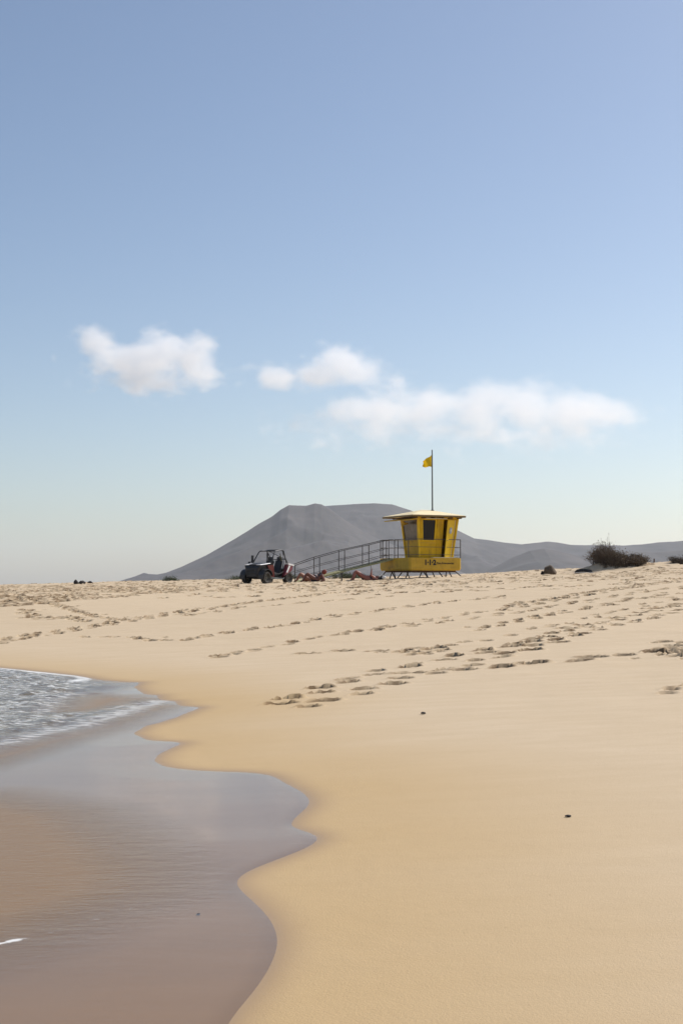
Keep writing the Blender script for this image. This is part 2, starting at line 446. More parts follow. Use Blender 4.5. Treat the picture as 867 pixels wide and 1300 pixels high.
# ---- sea
SEA = -.075
Xs, Ys = XX[sl_], YY[sl_]
chop = np.zeros_like(ZZ)
chop_poly = [(-260,850),(0,847),(60,852),(100,858),(140,866),(160,869),(120,880),(85,893),(68,903),(85,907),(130,904),(196,889),(205,890),(150,910),(120,918),(60,931),(0,947),(-200,985)]
chop[sl_] = poly_mask(chop_poly, .5, Xs, Ys)
foamf = np.zeros_like(ZZ)
FL = [[(-60,972),(0,950),(60,934),(120,920),(160,908),(205,891)], [(100,907),(140,902),(196,890)], [(0,848.5),(50,854),(100,859),(112,862),(95,868)], [(62,905),(75,893),(100,885)]]
for i, l in enumerate(FL):
    P = np.array([ground(*p) for p in l]); foamf[sl_] = np.maximum(foamf[sl_], [.55, .4, .8, .3][i]*np.clip(1-sdist(Xs, Ys, P, 1)/[.36, .15, .22, .3][i], 0, 1))
P = np.array([ground(*p) for p in [(-40,1212),(0,1203),(16,1199),(30,1197)]]); foamf[sl_] = np.maximum(foamf[sl_], 1.25*np.clip(1-sdist(Xs, Ys, P, 1)/.05, 0, 1))
P = np.array([ground(*p) for p in [(30,1200),(110,1175),(180,1153),(230,1140),(285,1121)]]); foamf[sl_] = np.maximum(foamf[sl_], .62*np.clip(1-sdist(Xs, Ys, P, 1)/.035, 0, 1))
brown = np.zeros_like(ZZ)
brown[sl_] = np.maximum(poly_mask([(-200,1020),(0,1010),(110,1030),(170,1070),(200,1100),(190,1135),(110,1170),(0,1206),(-200,1260)], .5, Xs, Ys),
   np.maximum(poly_mask([(-200,998),(0,955),(75,938),(140,921),(200,897),(222,897),(150,925),(75,948),(0,972),(-200,1030)], .35, Xs, Ys),
              poly_mask([(75,905),(95,892),(130,884),(165,884),(185,888),(150,898),(110,905)], .4, Xs, Ys)))
deep = sstep(3.0, 12, DE)
chop = np.maximum(chop, sstep(5.5, 8, DE))
wav = (.05*np.abs(fbm(XX*1.1+YY*.5, YY*1.0, 4, .55))+.035*fbm(XX*3.1+2, YY*2.6-XX, 3))
film = np.clip(DE*.08, -.03, .004)+.010*np.clip((DE-.05)/.6, 0, 1)
near_sea = ZZ+film+chop*(.02+wav*1.2)*np.clip(DE/.4, 0, 1)
far_sea = SEA+.12*fbm(XX/3.5+YY/9, YY/3.0, 4)*sstep(4, 14, DE)*(1-sstep(200, 900, YY))+chop*wav*.8
WZ = np.where(YY < 60, np.maximum(near_sea, far_sea*np.where(DE > .3, 1, 0)-np.where(DE > .3, 0, 9)), np.where(DE > -4, far_sea, far_sea))
WZ = np.where((DE < 0) & (YY < 60), ZZ+film, WZ)
mask = (DE > -.06) & (YY > -9100) | (ZZ < SEA+.02)
m = bpy.data.materials.new('sea_water'); m.use_nodes = True
n = m.node_tree.nodes; L = m.node_tree.links; n.clear()
geo = n.new('ShaderNodeNewGeometry'); P_ = geo.outputs['Position']
chopA = attr(n, 'chop'); foamA = attr(n, 'foam'); deepA = attr(n, 'deep'); brA = attr(n, 'brown')
st = noise(n, L, P_, 1.0, 6, .65, (2.2, 6.5, 1, .62)); st2 = noise(n, L, P_, 1.0, 4, .6, (9, 22, 1, .62)); st3 = noise(n, L, P_, 1.0, 3, .5, (.5, 1.7, 1, .6))
bp = n.new('ShaderNodeBump'); bp.inputs['Distance'].default_value = .03
amp = math_(n, L, 'ADD', math_(n, L, 'MULTIPLY', chopA, 1.0), math_(n, L, 'MULTIPLY_ADD', brA, .45, .04))
L.new(amp, bp.inputs['Strength']); L.new(math_(n, L, 'ADD', st, math_(n, L, 'MULTIPLY', st2, .45)), bp.inputs['Height'])
tr_ = n.new('ShaderNodeBsdfTransparent'); tr_.inputs[0].default_value = (.86, .84, .80, 1)
df = n.new('ShaderNodeBsdfDiffuse')
tc_ = mixc(n, L, deepA, (.25, .155, .082), (.13, .135, .10)); tc_ = mixc(n, L, math_(n, L, 'MULTIPLY', chopA, .8), tc_, (.20, .18, .125))
L.new(tc_, df.inputs[0])
bf = math_(n, L, 'ADD', math_(n, L, 'MULTIPLY', brA, .85), math_(n, L, 'ADD', math_(n, L, 'MULTIPLY', chopA, .6), math_(n, L, 'MULTIPLY_ADD', st3, .35, .02)), clamp=True)
mx = n.new('ShaderNodeMixShader'); L.new(bf, mx.inputs[0]); L.new(tr_.outputs[0], mx.inputs[1]); L.new(df.outputs[0], mx.inputs[2])
gl = n.new('ShaderNodeBsdfGlossy'); gl.inputs[0].default_value = (1, 1, 1, 1); L.new(bp.outputs[0], gl.inputs['Normal'])
L.new(math_(n, L, 'MULTIPLY_ADD', st3, .12, .06), gl.inputs['Roughness'])
fr = n.new('ShaderNodeFresnel'); fr.inputs[0].default_value = 1.27; L.new(bp.outputs[0], fr.inputs['Normal'])
mg = n.new('ShaderNodeMixShader'); L.new(math_(n, L, 'MULTIPLY', fr.outputs[0], math_(n, L, 'MULTIPLY_ADD', brA, -.45, 1.0)), mg.inputs[0]); L.new(mx.outputs[0], mg.inputs[1]); L.new(gl.outputs[0], mg.inputs[2])
fo = n.new('ShaderNodeBsdfDiffuse'); fo.inputs[0].default_value = (.80, .80, .78, 1)
fs = noise(n, L, P_, 1.0, 8, .75, (4.5, 12.0, 1, .55))
ff = math_(n, L, 'ADD', math_(n, L, 'MULTIPLY', foamA, .30), math_(n, L, 'MULTIPLY', chopA, .15))
ff = math_(n, L, 'SUBTRACT', math_(n, L, 'ADD', fs, ff), .655)
ff = math_(n, L, 'MULTIPLY', ff, 9.0, clamp=True)
ff = math_(n, L, 'MULTIPLY', ff, math_(n, L, 'MULTIPLY', math_(n, L, 'MAXIMUM', chopA, foamA), 1.0, clamp=True), clamp=True)
mf = n.new('ShaderNodeMixShader'); L.new(math_(n, L, 'MULTIPLY', ff, .85), mf.inputs[0]); L.new(mg.outputs[0], mf.inputs[1]); L.new(fo.outputs[0], mf.inputs[2])
out = n.new('ShaderNodeOutputMaterial'); L.new(mf.outputs[0], out.inputs[0])
sea = link_grid('sea_water', WZ, mask, dict(chop=chop, foam=foamf, deep=deep, brown=brown), m)
tag(sea, 'shallow grey brown swash and foamy sea on the left', None, None, 'structure')

# ------------------------------------------------------------------ mountains
def hill(name, prof, Yr, Yf, seed, material, label, spurs=9, p=1.25, amp=.16, back=900):
    xs = np.array([q[0] for q in prof], float); hh = np.array([(742-q[1])/F*Yr for q in prof])
    nu, nv = 520, 130
    px = np.linspace(xs[0], xs[-1], nu); v = np.linspace(0, 1.35, nv)
    PX, V = np.meshgrid(px, v)
    Yd = np.where(V < 1, Yf+(Yr-Yf)*V, Yr+(V-1)/.35*back)
    Xd = (PX-433.5)/F*Yr
    ridge = np.interp(PX, xs, hh)
    for_ = np.where(V < 1, V**p, np.clip(1-((V-1)/.35)**1.5, 0, 1))
    warp = Xd/420+1.6*fbm(Xd/900+seed, V*2.2+seed, 3)
    g = 1-np.abs(2*(warp*spurs/9 % 1)-1)
    side_ = np.sin(np.clip(V, 0, 1)*math.pi)
    h = ridge*(for_ - amp*side_*g - .12*side_*(fbm(Xd/160+seed, Yd/160, 4)+.3))
    h = h*1.0 + .012*ridge*fbm(Xd/34, V*16, 4)*np.clip(V*4, 0, 1)*np.where(V > .93, .35, 1) - 3
    X_ = Xd*(Yd/Yr)**.35
    co = np.stack([X_.ravel(), Yd.ravel(), h.ravel()], 1).astype(np.float32)
    a = (np.arange(nv-1)[:, None]*nu+np.arange(nu-1)[None, :]).ravel()
    q = np.stack([a, a+1, a+nu+1, a+nu], 1)
    me = bpy.data.meshes.new(name); me.from_pydata(co.tolist(), [], q.tolist()); me.update()
    for pl in me.polygons: pl.use_smooth = True
    me.materials.append(material)
    o = bpy.data.objects.new(name, me); COL.objects.link(o); tag(o, label, None, None, 'structure'); return o
HILLM = mat('hill_rock', (.030, .026, .025), .95, .25, .006, bump=0, col2=(.082, .067, .062))
pA = [(150,742),(160,736),(172,730),(183,725.5),(190,727),(200,727.5),(212,725),(230,718),(262,703),(300,681),(330,662),(346,653),(356,645),(367,639),(376,639.5),(388,640),(400,637),(408,638),
      (418,643),(430,652),(444,662),(460,672),(480,682),(505,692),(540,706),(580,722),(620,738),(640,742)]
pB = [(300,742),(330,700),(360,652),(400,641.5),(425,639.5),(450,638),(475,637),(498,638.5),(512,643),(530,649),(548,655),(560,661),(575,668.5),(590,676),(602,682),(620,684),(640,687),(662,689.5),
      (680,687.5),(694,686),(708,687),(724,690),(742,690.5),(765,690.5),(790,691),(815,689.5),(835,687),(855,686),(875,684),(930,680),(1000,690),(1100,742)]
pC = [(560,742),(590,735),(620,722),(650,706),(672,697),(690,694),(712,698),(735,704),(760,702),(790,697),(830,699),(870,696),(930,700),(1000,742)]
hill('mountain', pA, 4600, 3300, 2.2, HILLM, 'dark left shoulder and flat summit of the bare mountain', amp=.15)
hill('mountain', pB, 5600, 4000, 5.7, HILLM, 'long bare mountain ridge running off to the right', amp=.24, spurs=7)
hill('hill', pC, 3900, 2900, 8.1, HILLM, 'low bare foothill in front of the right hand ridge', amp=.16, spurs=8)

# ------------------------------------------------------------------ haze
hb = MB().box((0, 500, 165+(-6)/2), (24000, 24500, 0.1)); hb.v = []; hb.f = []
x0, x1, y0, y1, z0, z1 = -9500, 9500, -9500, 12500, -8, 345
hb.add([(x0,y0,z0),(x1,y0,z0),(x0,y1,z0),(x1,y1,z0),(x0,y0,z1),(x1,y0,z1),(x0,y1,z1),(x1,y1,z1)], [(0,2,3,1),(4,5,7,6),(0,1,5,4),(2,6,7,3),(0,4,6,2),(1,3,7,5)])
hm = bpy.data.materials.new('haze'); hm.use_nodes = True; hn = hm.node_tree; hn.nodes.clear()
pv = hn.nodes.new('ShaderNodeVolumePrincipled'); pv.inputs['Color'].default_value = (.84, .91, 1, 1); pv.inputs['Density'].default_value = HAZE; pv.inputs['Anisotropy'].default_value = .3
ho = hn.nodes.new('ShaderNodeOutputMaterial'); hn.links.new(pv.outputs[0], ho.inputs['Volume'])
haze = hb.build('haze', hm); tag(haze, 'thin pale sea haze over beach and mountain', None, None, 'stuff')

# ------------------------------------------------------------------ clouds (real volumes, well above the haze)
def cloud(px0, px1, py0, py1, D, lobes, dens, label, seed):
    c = at((px0+px1)/2, (py0+py1)/2, D); k = D/F
    wx = (px1-px0)/2*k; wz = (py1-py0)/2*k; wy = wz*4.0
    root = MB().blob((0, 0, 0), (1, 1, 1), nu=24, nv=14)
    mt = bpy.data.materials.new('cloud_vapour'); mt.use_nodes = True; t_ = mt.node_tree; t_.nodes.clear(); N = t_.nodes; K = t_.links
    tc = N.new('ShaderNodeTexCoord').outputs['Object']
    nz = N.new('ShaderNodeTexNoise'); nz.inputs['Scale'].default_value = 1.0; nz.inputs['Detail'].default_value = 9; nz.inputs['Roughness'].default_value = .62
    mp = N.new('ShaderNodeMapping'); kk = 1/(wz*.62); mp.inputs['Scale'].default_value = (kk, kk, kk*1.5); mp.inputs['Location'].default_value = (seed, seed*2, seed*.3)
    K.new(tc, mp.inputs[0]); K.new(mp.outputs[0], nz.inputs['Vector'])
    acc = None
    for (lx, ly, rx, rz, wt) in lobes:            # lobe centre / radius in photo pixels
        cx = (lx-(px0+px1)/2)*k; cz = ((py0+py1)/2-ly)*k
        mm = N.new('ShaderNodeVectorMath'); mm.operation = 'SUBTRACT'; K.new(tc, mm.inputs[0]); mm.inputs[1].default_value = (cx, 0, cz)
        dv = N.new('ShaderNodeVectorMath'); dv.operation = 'DIVIDE'; K.new(mm.outputs[0], dv.inputs[0]); dv.inputs[1].default_value = (rx*k, max(rz, rx*.45)*k*3.0, rz*k)
        ln = N.new('ShaderNodeVectorMath'); ln.operation = 'LENGTH'; K.new(dv.outputs[0], ln.inputs[0])
        v = math_(N, K, 'MULTIPLY', math_(N, K, 'SUBTRACT', 1.0, ln.outputs['Value']), wt)
        acc = v if acc is None else math_(N, K, 'SMOOTH_MAX', acc, v, .25)
    d = math_(N, K, 'ADD', acc, math_(N, K, 'MULTIPLY_ADD', nz.outputs['Fac'], 3.3, -1.78))
    d = math_(N, K, 'MULTIPLY', d, 1.9, clamp=True); d = math_(N, K, 'POWER', d, 1.2)
    # fade to nothing at the hull of the volume
    d = math_(N, K, 'MULTIPLY', d, dens)
    pv = N.new('ShaderNodeVolumePrincipled'); pv.inputs['Color'].default_value = (.975, .985, 1, 1); pv.inputs['Anisotropy'].default_value = .35
    K.new(d, pv.inputs['Density'])
    oo = N.new('ShaderNodeOutputMaterial'); K.new(pv.outputs[0], oo.inputs['Volume'])
    mb = MB().box((0, 0, 0), (wx*2, wy*2, wz*2))
    o = mb.build('cloud', mt); o.location = c
    tag(o, label, 'cloud', 'small white clouds over the mountain')
    return o
CD = 6500
cloud(70, 310, 385, 530, CD, [(124,438,28,24,1), (150,458,50,26,1), (200,452,52,30,1), (244,456,36,34,1), (215,438,34,22,.9), (190,478,80,24,.6)], .0066, 'thick white cloud highest on the left, with a hooked left end', 1.7)
cloud(255, 545, 400, 540, CD, [(434,462,38,28,1), (400,474,50,22,1), (350,480,52,20,1), (462,476,38,20,.9), (382,452,12,9,.8), (490,486,40,14,.5)], .0056, 'ragged middle cloud with a wispy left tail', 4.2)
cloud(320, 900, 445, 610, CD, [(470,520,62,26,.9), (540,518,62,30,1), (605,516,62,34,1), (665,518,60,34,1), (730,520,60,32,1), (775,528,46,24,.85), (490,540,110,22,.45), (660,543,130,22,.5)], .0040, 'long low cloud bank to the right of the flag', 7.9)

# ------------------------------------------------------------------ materials
YEL = mat('yellow_paint', (.66, .405, .006), .5, .14, 2.2, spec=.25, col2=(.76, .48, .010), bump=.05, bscale=9)
YELD = mat('faded_yellow_paint', (.60, .375, .035), .55, .18, 1.8, spec=.25, col2=(.68, .43, .045), bump=.06, bscale=8)
YELB = mat('bright_yellow_door_paint', (.78, .50, .012), .5, .12, 2.5, spec=.25, col2=(.84, .57, .025))
CREAM = mat('cream_roof', (.84, .69, .41), .7, .08, 1.5, bump=.05)
PALE = mat('pale_trim', (.72, .64, .42), .5, .08, 3)
STEEL = mat('weathered_steel', (.085, .075, .07), .45, .3, 8, metal=.5)
POLE = mat('grey_pole', (.10, .105, .105), .4, .15, 6, metal=.3)
DARK = mat('dark_recess', (.015, .013, .012), .8, .2, 5)
GLASSF = mat('tinted_glass', (.010, .010, .014), .15, .2, 1.2, spec=.3)
GLASSL = mat('dusty_glass', (.085, .075, .070), .18, .35, 1.6, spec=.6, col2=(.14, .12, .10))
RAMPM = mat('ramp_boards', (.46, .42, .20), .7, .2, 5, bump=.1)
WOOD = mat('underframe_timber', (.10, .05, .02), .8, .3, 6, bump=.1)
BLACKT = mat('black_lettering', (.012, .012, .012), .6, .1, 4)
WHITE = mat('white_plastic', (.72, .70, .68), .4, .05, 4)
EMB = mat('grey_blue_emblem', (.33, .38, .42), .4, .1, 6)
FLAGM = mat('yellow_flag_cloth', (.80, .62, .01), .7, .1, 5)

def grime(m_, col, amt, sc=(2.2, 2.2, .7)):
    N = m_.node_tree.nodes; K = m_.node_tree.links; b_ = N['Principled BSDF']
    src = b_.inputs['Base Color'].links[0].from_socket
    tc = N.new('ShaderNodeTexCoord').outputs['Object']
    f1 = noise(N, K, tc, 1.0, 7, .7, sc)
    f1 = math_(N, K, 'MULTIPLY_ADD', f1, 4.5, -2.35, clamp=True)
    K.new(mixc(N, K, math_(N, K, 'MULTIPLY', f1, amt), src, col), b_.inputs['Base Color'])
grime(YEL, (.25, .14, .03), .55); grime(YELD, (.22, .11, .04), .7, (1.6, 1.6, 2.2)); grime(YELB, (.35, .19, .03), .6); grime(CREAM, (.45, .33, .18), .5, (1.5, 1.5, 1))

# ------------------------------------------------------------------ lifeguard tower
TH = R(28)
C0 = at(520, 708, 81.0); C0 = Vector((C0.x, 81.0, 0))
GZ = hz(C0.x+1, 82.5)
DT, DB = 3.13, 2.40            # deck top and fascia bottom (world z)
tower = empty('lifeguard_tower', (C0.x, C0.y, GZ), TH, 'yellow lifeguard hut with cream roof on a deck with black strut legs and long ramp', 'lifeguard tower')
Rz = Matrix.Rotation(TH, 3, 'Z')
def Lc(a, b_, z): return Vector((a, b_, z-GZ))          # local coordinates from world z
def gl_z(a, b_):
    p = Rz @ Vector((a, b_, 0)); return hz(C0.x+p.x, C0.y+p.y)
W_ = 3.5
# deck: chamfered box
mb = MB()
ch = .16
def octo(a0, b0, a1, b1, c, z): return [Lc(a0+c, b0, z), Lc(a1-c, b0, z), Lc(a1, b0+c, z), Lc(a1, b1-c, z), Lc(a1-c, b1, z), Lc(a0+c, b1, z), Lc(a0, b1-c, z), Lc(a0, b0+c, z)]
rings = [octo(.05, .05, W_-.05, W_-.05, .1, DB), octo(0, 0, W_, W_, .1, DB+.10), octo(0, 0, W_, W_, .1, DT)]
vs_ = sum(rings, []); fs = [tuple(range(8))[::-1], tuple(range(16, 24))]
for r_ in range(2):
    for k in range(8): fs.append((r_*8+k, r_*8+(k+1) % 8, r_*8+8+(k+1) % 8, r_*8+8+k))
mb.add(vs_, fs); deck = mb.build('deck', YELD, tower)
MB().box(Lc(W_/2, W_/2, DB-.04), (W_-.5, W_-.5, .10)).build('underframe', WOOD, tower)
MB().box(Lc(2.45, .16, DT+.022), (1.75, .28, .04)).build('door_step', PALE, tower, bevel=.008)
# hut walls
b0 = [(.87, .35), (3.07, .35), (3.07, 1.85), (.87, 1.85)]
t0 = [(.62, .12), (3.34, .12), (3.34, 2.0), (.62, 2.0)]
ZB, ZT = DT+.005, 5.50
def wallpt(i, f, h, off=0.0):
    """point on wall i at fraction f along, h up, off metres outwards"""
    j = (i+1) % 4
    B = Vector(b0[i]).lerp(Vector(b0[j]), f); T = Vector(t0[i]).lerp(Vector(t0[j]), f); p = B.lerp(T, h)
    e = (Vector(b0[j])-Vector(b0[i])).normalized(); nn = Vector((e.y, -e.x))
    p = p + nn*off
    return Lc(p.x, p.y, ZB+(ZT-ZB)*h)
def wall_slab(i, quad, off0, off1):
    lo = [wallpt(i, f, h, off0) for (f, h) in quad]; hi = [wallpt(i, f, h, off1) for (f, h) in quad]
    return MB().hexa(lo, hi)
def wall_with_hole(mb, i, hole):
    hx = hole; o4 = [(0, 0), (1, 0), (1, 1), (0, 1)]
    for (oa, ob) in ((0.0, 0), (-.06, 1)):
        base = len(mb.v)
        mb.v += [tuple(wallpt(i, f, h, oa)) for (f, h) in o4+hx]
        for k in range(4):
            q = (base+k, base+(k+1) % 4, base+4+(k+1) % 4, base+4+k); mb.f.append(q if not ob else q[::-1])
    n0 = len(mb.v)-16
    for k in range(4):
        mb.f.append((n0+4+k, n0+4+(k+1) % 4, n0+12+(k+1) % 4, n0+12+k))
mb = MB()
win_f = [(.115, .43), (.415, .43), (.44, .92), (.115, .92)]
door_q = [(.655, .002), (.935, .002), (.935, .93), (.655, .93)]
# front wall split in two panels around openings
def quadpanel(mb, i, o4, hx):
    base = len(mb.v)
    mb.v += [tuple(wallpt(i, f, h, 0)) for (f, h) in o4+hx] + [tuple(wallpt(i, f, h, -.06)) for (f, h) in o4+hx]
    for k in range(4):
        k2 = (k+1) % 4
        mb.f.append((base+k, base+k2, base+4+k2, base+4+k)); mb.f.append((base+8+k, base+12+k, base+12+k2, base+8+k2))
        mb.f.append((base+4+k, base+4+k2, base+12+k2, base+12+k)); mb.f.append((base+k, base+8+k, base+8+k2, base+k2))
quadpanel(mb, 0, [(0, 0), (.5, 0), (.5, 1), (0, 1)], win_f)
front = mb.build('wall', YEL, tower)
mb = MB(); quadpanel(mb, 0, [(.502, 0), (1, 0), (1, 1), (.502, 1)], door_q); mb.build('wall', YEL, tower)
win_l = [(.06, .43), (.90, .43), (.95, .92), (.04, .92)]
mb = MB(); quadpanel(mb, 3, [(0, 0), (1, 0), (1, 1), (0, 1)], win_l); mb.build('wall', YELD, tower)
wall_slab(1, [(0, 0), (1, 0), (1, 1), (0, 1)], -.06, 0).build('wall', YEL, tower)
wall_slab(2, [(0, 0), (1, 0), (1, 1), (0, 1)], -.06, 0).build('wall', YEL, tower)
# corner posts
for k in range(4):
    B = Vector(b0[k]); T = Vector(t0[k])
    MB().hexa([Lc(B.x+dx, B.y+dy, ZB) for dx, dy in ((-.05,-.05),(.05,-.05),(.05,.05),(-.05,.05))], [Lc(T.x+dx, T.y+dy, ZT-.003) for dx, dy in ((-.05,-.05),(.05,-.05),(.05,.05),(-.05,.05))]).build('corner_post', YELB, tower)
MB().box(Lc(1.97, 1.1, DT+.9), (.4, .3, .4)).build('cabinet', WOOD, tower)
# seams / battens
wall_slab(0, [(.0, .352), (.5, .352), (.5, .372), (.0, .372)], .001, .012).build('wall_batten', YELD, tower)
wall_slab(0, [(.485, .0), (.52, .0), (.52, 1), (.485, 1)], .001, .03).build('wall_batten', YEL, tower)
wall_slab(0, [(.0, .945), (1, .945), (1, .995), (.0, .995)], .001, .035).build('top_rail', YEL, tower)
def window(i, q, gm):
    cx = sum(f for f, h in q)/4; cy = sum(h for f, h in q)/4
    out_ = [(cx+(f-cx)*1.14, cy+(h-cy)*1.08) for f, h in q]
    mb = MB(); base = 0
    mb.v = [tuple(wallpt(i, f, h, .03)) for f, h in out_+q] + [tuple(wallpt(i, f, h, -.03)) for f, h in out_+q]
    for k in range(4):
        k2 = (k+1) % 4
        mb.f += [(k, k2, 4+k2, 4+k), (8+k, 12+k, 12+k2, 8+k2), (4+k, 4+k2, 12+k2, 12+k), (k, 8+k, 8+k2, k2)]
    fr_ = mb.build('window', YELD if i == 3 else YELB, tower)
    wall_slab(i, q, -.035, -.02).build('pane', gm, fr_)
window(0, win_f, GLASSF); window(3, win_l, GLASSL)
# door, ajar, hinged on its right side
hb_ = wallpt(0, .93, .005, .01); htp = wallpt(0, .93, .925, .01); dl = wallpt(0, .66, .005, .01); dlt = wallpt(0, .66, .925, .01)
def swing(p, h, ang):
    d = p-h; q = Matrix.Rotation(ang, 3, 'Z') @ d; return h+q
A = R(22)
p1 = swing(dl, hb_, A); p2 = swing(dlt, htp, A)
nn = Vector((math.sin(A), -math.cos(A), 0))*.045
nn = Vector((-(p1-hb_).y, (p1-hb_).x, 0)).normalized()*.045
if nn.y > 0: nn = -nn
door = MB().hexa([hb_, p1, p2, htp][0:4], [hb_+nn, p1+nn, p2+nn, htp+nn]).build('door', YELB, tower)
def doorpt(u, h, off): 
    a_ = hb_.lerp(p1, u); b_ = htp.lerp(p2, u); return a_.lerp(b_, h)+nn*(1+off/.045)
mb = MB(); cE = doorpt(.52, .72, .0)
ud = (p1-hb_).normalized(); vd = (htp-hb_).normalized()
ring = [doorpt(.52, .72, .004)+ud*.13*math.cos(a)+vd*.19*math.sin(a) for a in [2*math.pi*k/20 for k in range(20)]]
ring2 = [doorpt(.52, .72, .016)+ud*.13*math.cos(a)+vd*.19*math.sin(a) for a in [2*math.pi*k/20 for k in range(20)]]
mb.add(ring+ring2, [tuple(range(20))[::-1], tuple(range(20, 40))]+[(k, (k+1) % 20, 20+(k+1) % 20, 20+k) for k in range(20)]); emb = mb.build('emblem', EMB, door)
mb = MB()
for sx in (-.05, .05): mb.tube([doorpt(.52, .72, .02)+ud*sx*1.0+vd*-.07, doorpt(.52, .72, .02)+ud*sx*.9+vd*.09], .012, 6)
mb.tube([doorpt(.52, .72, .02)+ud*-.05+vd*.0, doorpt(.52, .72, .02)+ud*.05+vd*.0], .012, 6); mb.build('emblem_mark', WHITE, door)
MB().tube([doorpt(.9, .45, .0), doorpt(.9, .45, .05), doorpt(.78, .45, .05)], .014, 6).build('handle', STEEL, door)
MB().tube([doorpt(.03, .0, .01), doorpt(.03, 1, .01)], .018, 6).build('door_frame', PALE, door)
# roof
ra0, ra1, rb0, rb1 = -.07, 3.48, -.45, 2.95
RZ0 = 5.52
eb = [Lc(ra0, rb0, RZ0), Lc(ra1, rb0, RZ0), Lc(ra1, rb1, RZ0), Lc(ra0, rb1, RZ0)]
et = [p+Vector((0, 0, .055)) for p in eb]
mb = MB(); mb.add(eb+et+[Lc(1.55, 1.25, 5.95), Lc(2.15, 1.25, 5.95)], [(3,2,1,0),(0,1,5,4),(1,2,6,5),(2,3,7,6),(3,0,4,7),(4,5,9,8),(5,6,9),(6,7,8,9),(7,4,8)])
roof = mb.build('roof', CREAM, tower)
mb = MB()
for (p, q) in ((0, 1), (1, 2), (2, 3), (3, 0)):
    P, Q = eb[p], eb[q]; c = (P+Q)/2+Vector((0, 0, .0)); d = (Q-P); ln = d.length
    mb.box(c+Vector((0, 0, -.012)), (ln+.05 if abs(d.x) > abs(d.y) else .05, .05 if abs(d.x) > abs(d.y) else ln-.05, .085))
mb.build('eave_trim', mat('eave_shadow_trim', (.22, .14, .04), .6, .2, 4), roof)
mb = MB()
for k in range(6): mb.box(Lc(.25+k*.6, .95, RZ0-.09), (.05, 2.7, .07))
mb.build('rafter', WOOD, roof)
MB().hexa([Lc(-.05, -.3, 5.27), Lc(.60, -.2, 5.38), Lc(.60, 2.3, 5.38), Lc(-.05, 2.85, 5.27)], [Lc(-.05, -.3, 5.315), Lc(.60, -.2, 5.425), Lc(.60, 2.3, 5.425), Lc(-.05, 2.85, 5.315)]).build('shutter', YELD, tower)
MB().hexa([Lc(.95, -.28, 5.36), Lc(2.35, -.28, 5.36), Lc(2.35, .10, 5.42), Lc(.95, .10, 5.42)], [Lc(.95, -.28, 5.39), Lc(2.35, -.28, 5.39), Lc(2.35, .10, 5.45), Lc(.95, .10, 5.45)]).build('shutter', PALE, tower)
# loudspeaker on the left wall
M_ = Matrix.Rotation(-math.pi/2, 3, 'Y')
MB().lathe([(.0, 0), (.05, .0), (.05, .10), (.09, .2), (.16, .34), (.17, .36), (.15, .35), (.0, .16)], 14, Lc(.58, 1.2, 5.12), M_).build('loudspeaker', YELD, tower, smooth=True)
# flag pole
pb = Lc(2.2, 1.1, 5.9); pt = at(551, 571, 83.0).z
MB().tube([Lc(2.2, 1.1, 5.85), Lc(2.19, 1.1, pt)], [.045, .032], 10).build('flag_pole', POLE, tower)
MB().lathe([(.11, 0), (.11, .02), (.06, .05), (.045, .12)], 12, Lc(2.2, 1.1, 5.90)).build('pole_socket', POLE, tower)
# struts
legs = []
for (xt, xb) in [(537,530),(537,544),(549,552.5),(557,563.7),(568.5,565.6),(571,575),(579,589)]:
    f = lambda x: (x-520)/22/.883+.19
    legs.append(((f(xt), .35), (f(xb), .25)))
for (xt, xb) in [(491.5,484.5),(499.5,496.3),(500.7,504.7),(512.3,504.7),(519,515)]:
    f = lambda x: (.265-(x-520)/22)/.47
    legs.append(((.35, f(xt)), (.28, f(xb))))
for a_ in (.6, 1.6, 2.9): legs.append(((a_, 3.1), (a_+.3, 3.15)))
for (t_, q_) in legs:
    MB().tube([Lc(t_[0], t_[1], DB+.0), Lc(q_[0], q_[1], gl_z(*q_)-.08)], .032, 8).build('leg', STEEL, tower)
# deck railing
RH = 1.07
def rail_run(pts, name='railing'):
    mb = MB(); 
    for h in (RH, .62, .18):
        mb.tube([Lc(a, b_, DT+h) for a, b_ in pts], .022 if h == RH else .014, 6)
    return mb.build(name, STEEL, tower)
def post(a, b_): MB().tube([Lc(a, b_, DT-.02), Lc(a, b_, DT+RH)], .026, 8).build('railing_post', STEEL, tower)
rail_run([(.05, 1.80), (.05, .05), (W_-.05, .05), (W_-.05, W_-.05), (.05, W_-.05), (.05, 2.75)])
for a_, b_ in [(.05, .22), (.05, 1.42), (.05, 1.80), (.05, 2.75), (.05, W_-.05), (W_-.05, .05), (W_-.05, 1.7), (W_-.05, W_-.05), (1.75, W_-.05)]: post(a_, b_)
# ramp
RB0, RB1, RLEN = 1.84, 2.70, 6.1
gend = gl_z(-RLEN, 2.2)
def rz_(x): return max(DT-.02-(DT-.02-gend)*x/RLEN, gl_z(-x, 2.2)-.02) if x > RLEN*.97 else DT-.02-(DT-.02-gend)*x/RLEN
mb = MB()
def rq(x, z): return [Lc(-x, RB0, z), Lc(-x, RB1, z)]
a0, a1 = rz_(0), rz_(RLEN)
mb.add([Lc(-.003, RB0, a0-.09), Lc(-.003, RB1, a0-.09), Lc(-RLEN, RB1, a1-.07), Lc(-RLEN, RB0, a1-.07), Lc(-.003, RB0, a0), Lc(-.003, RB1, a0), Lc(-RLEN, RB1, a1+.02), Lc(-RLEN, RB0, a1+.02)],
       [(3,2,1,0),(4,5,6,7),(0,1,5,4),(1,2,6,5),(2,3,7,6),(3,0,4,7)])
ramp = mb.build('ramp', RAMPM, tower)
mb = MB()
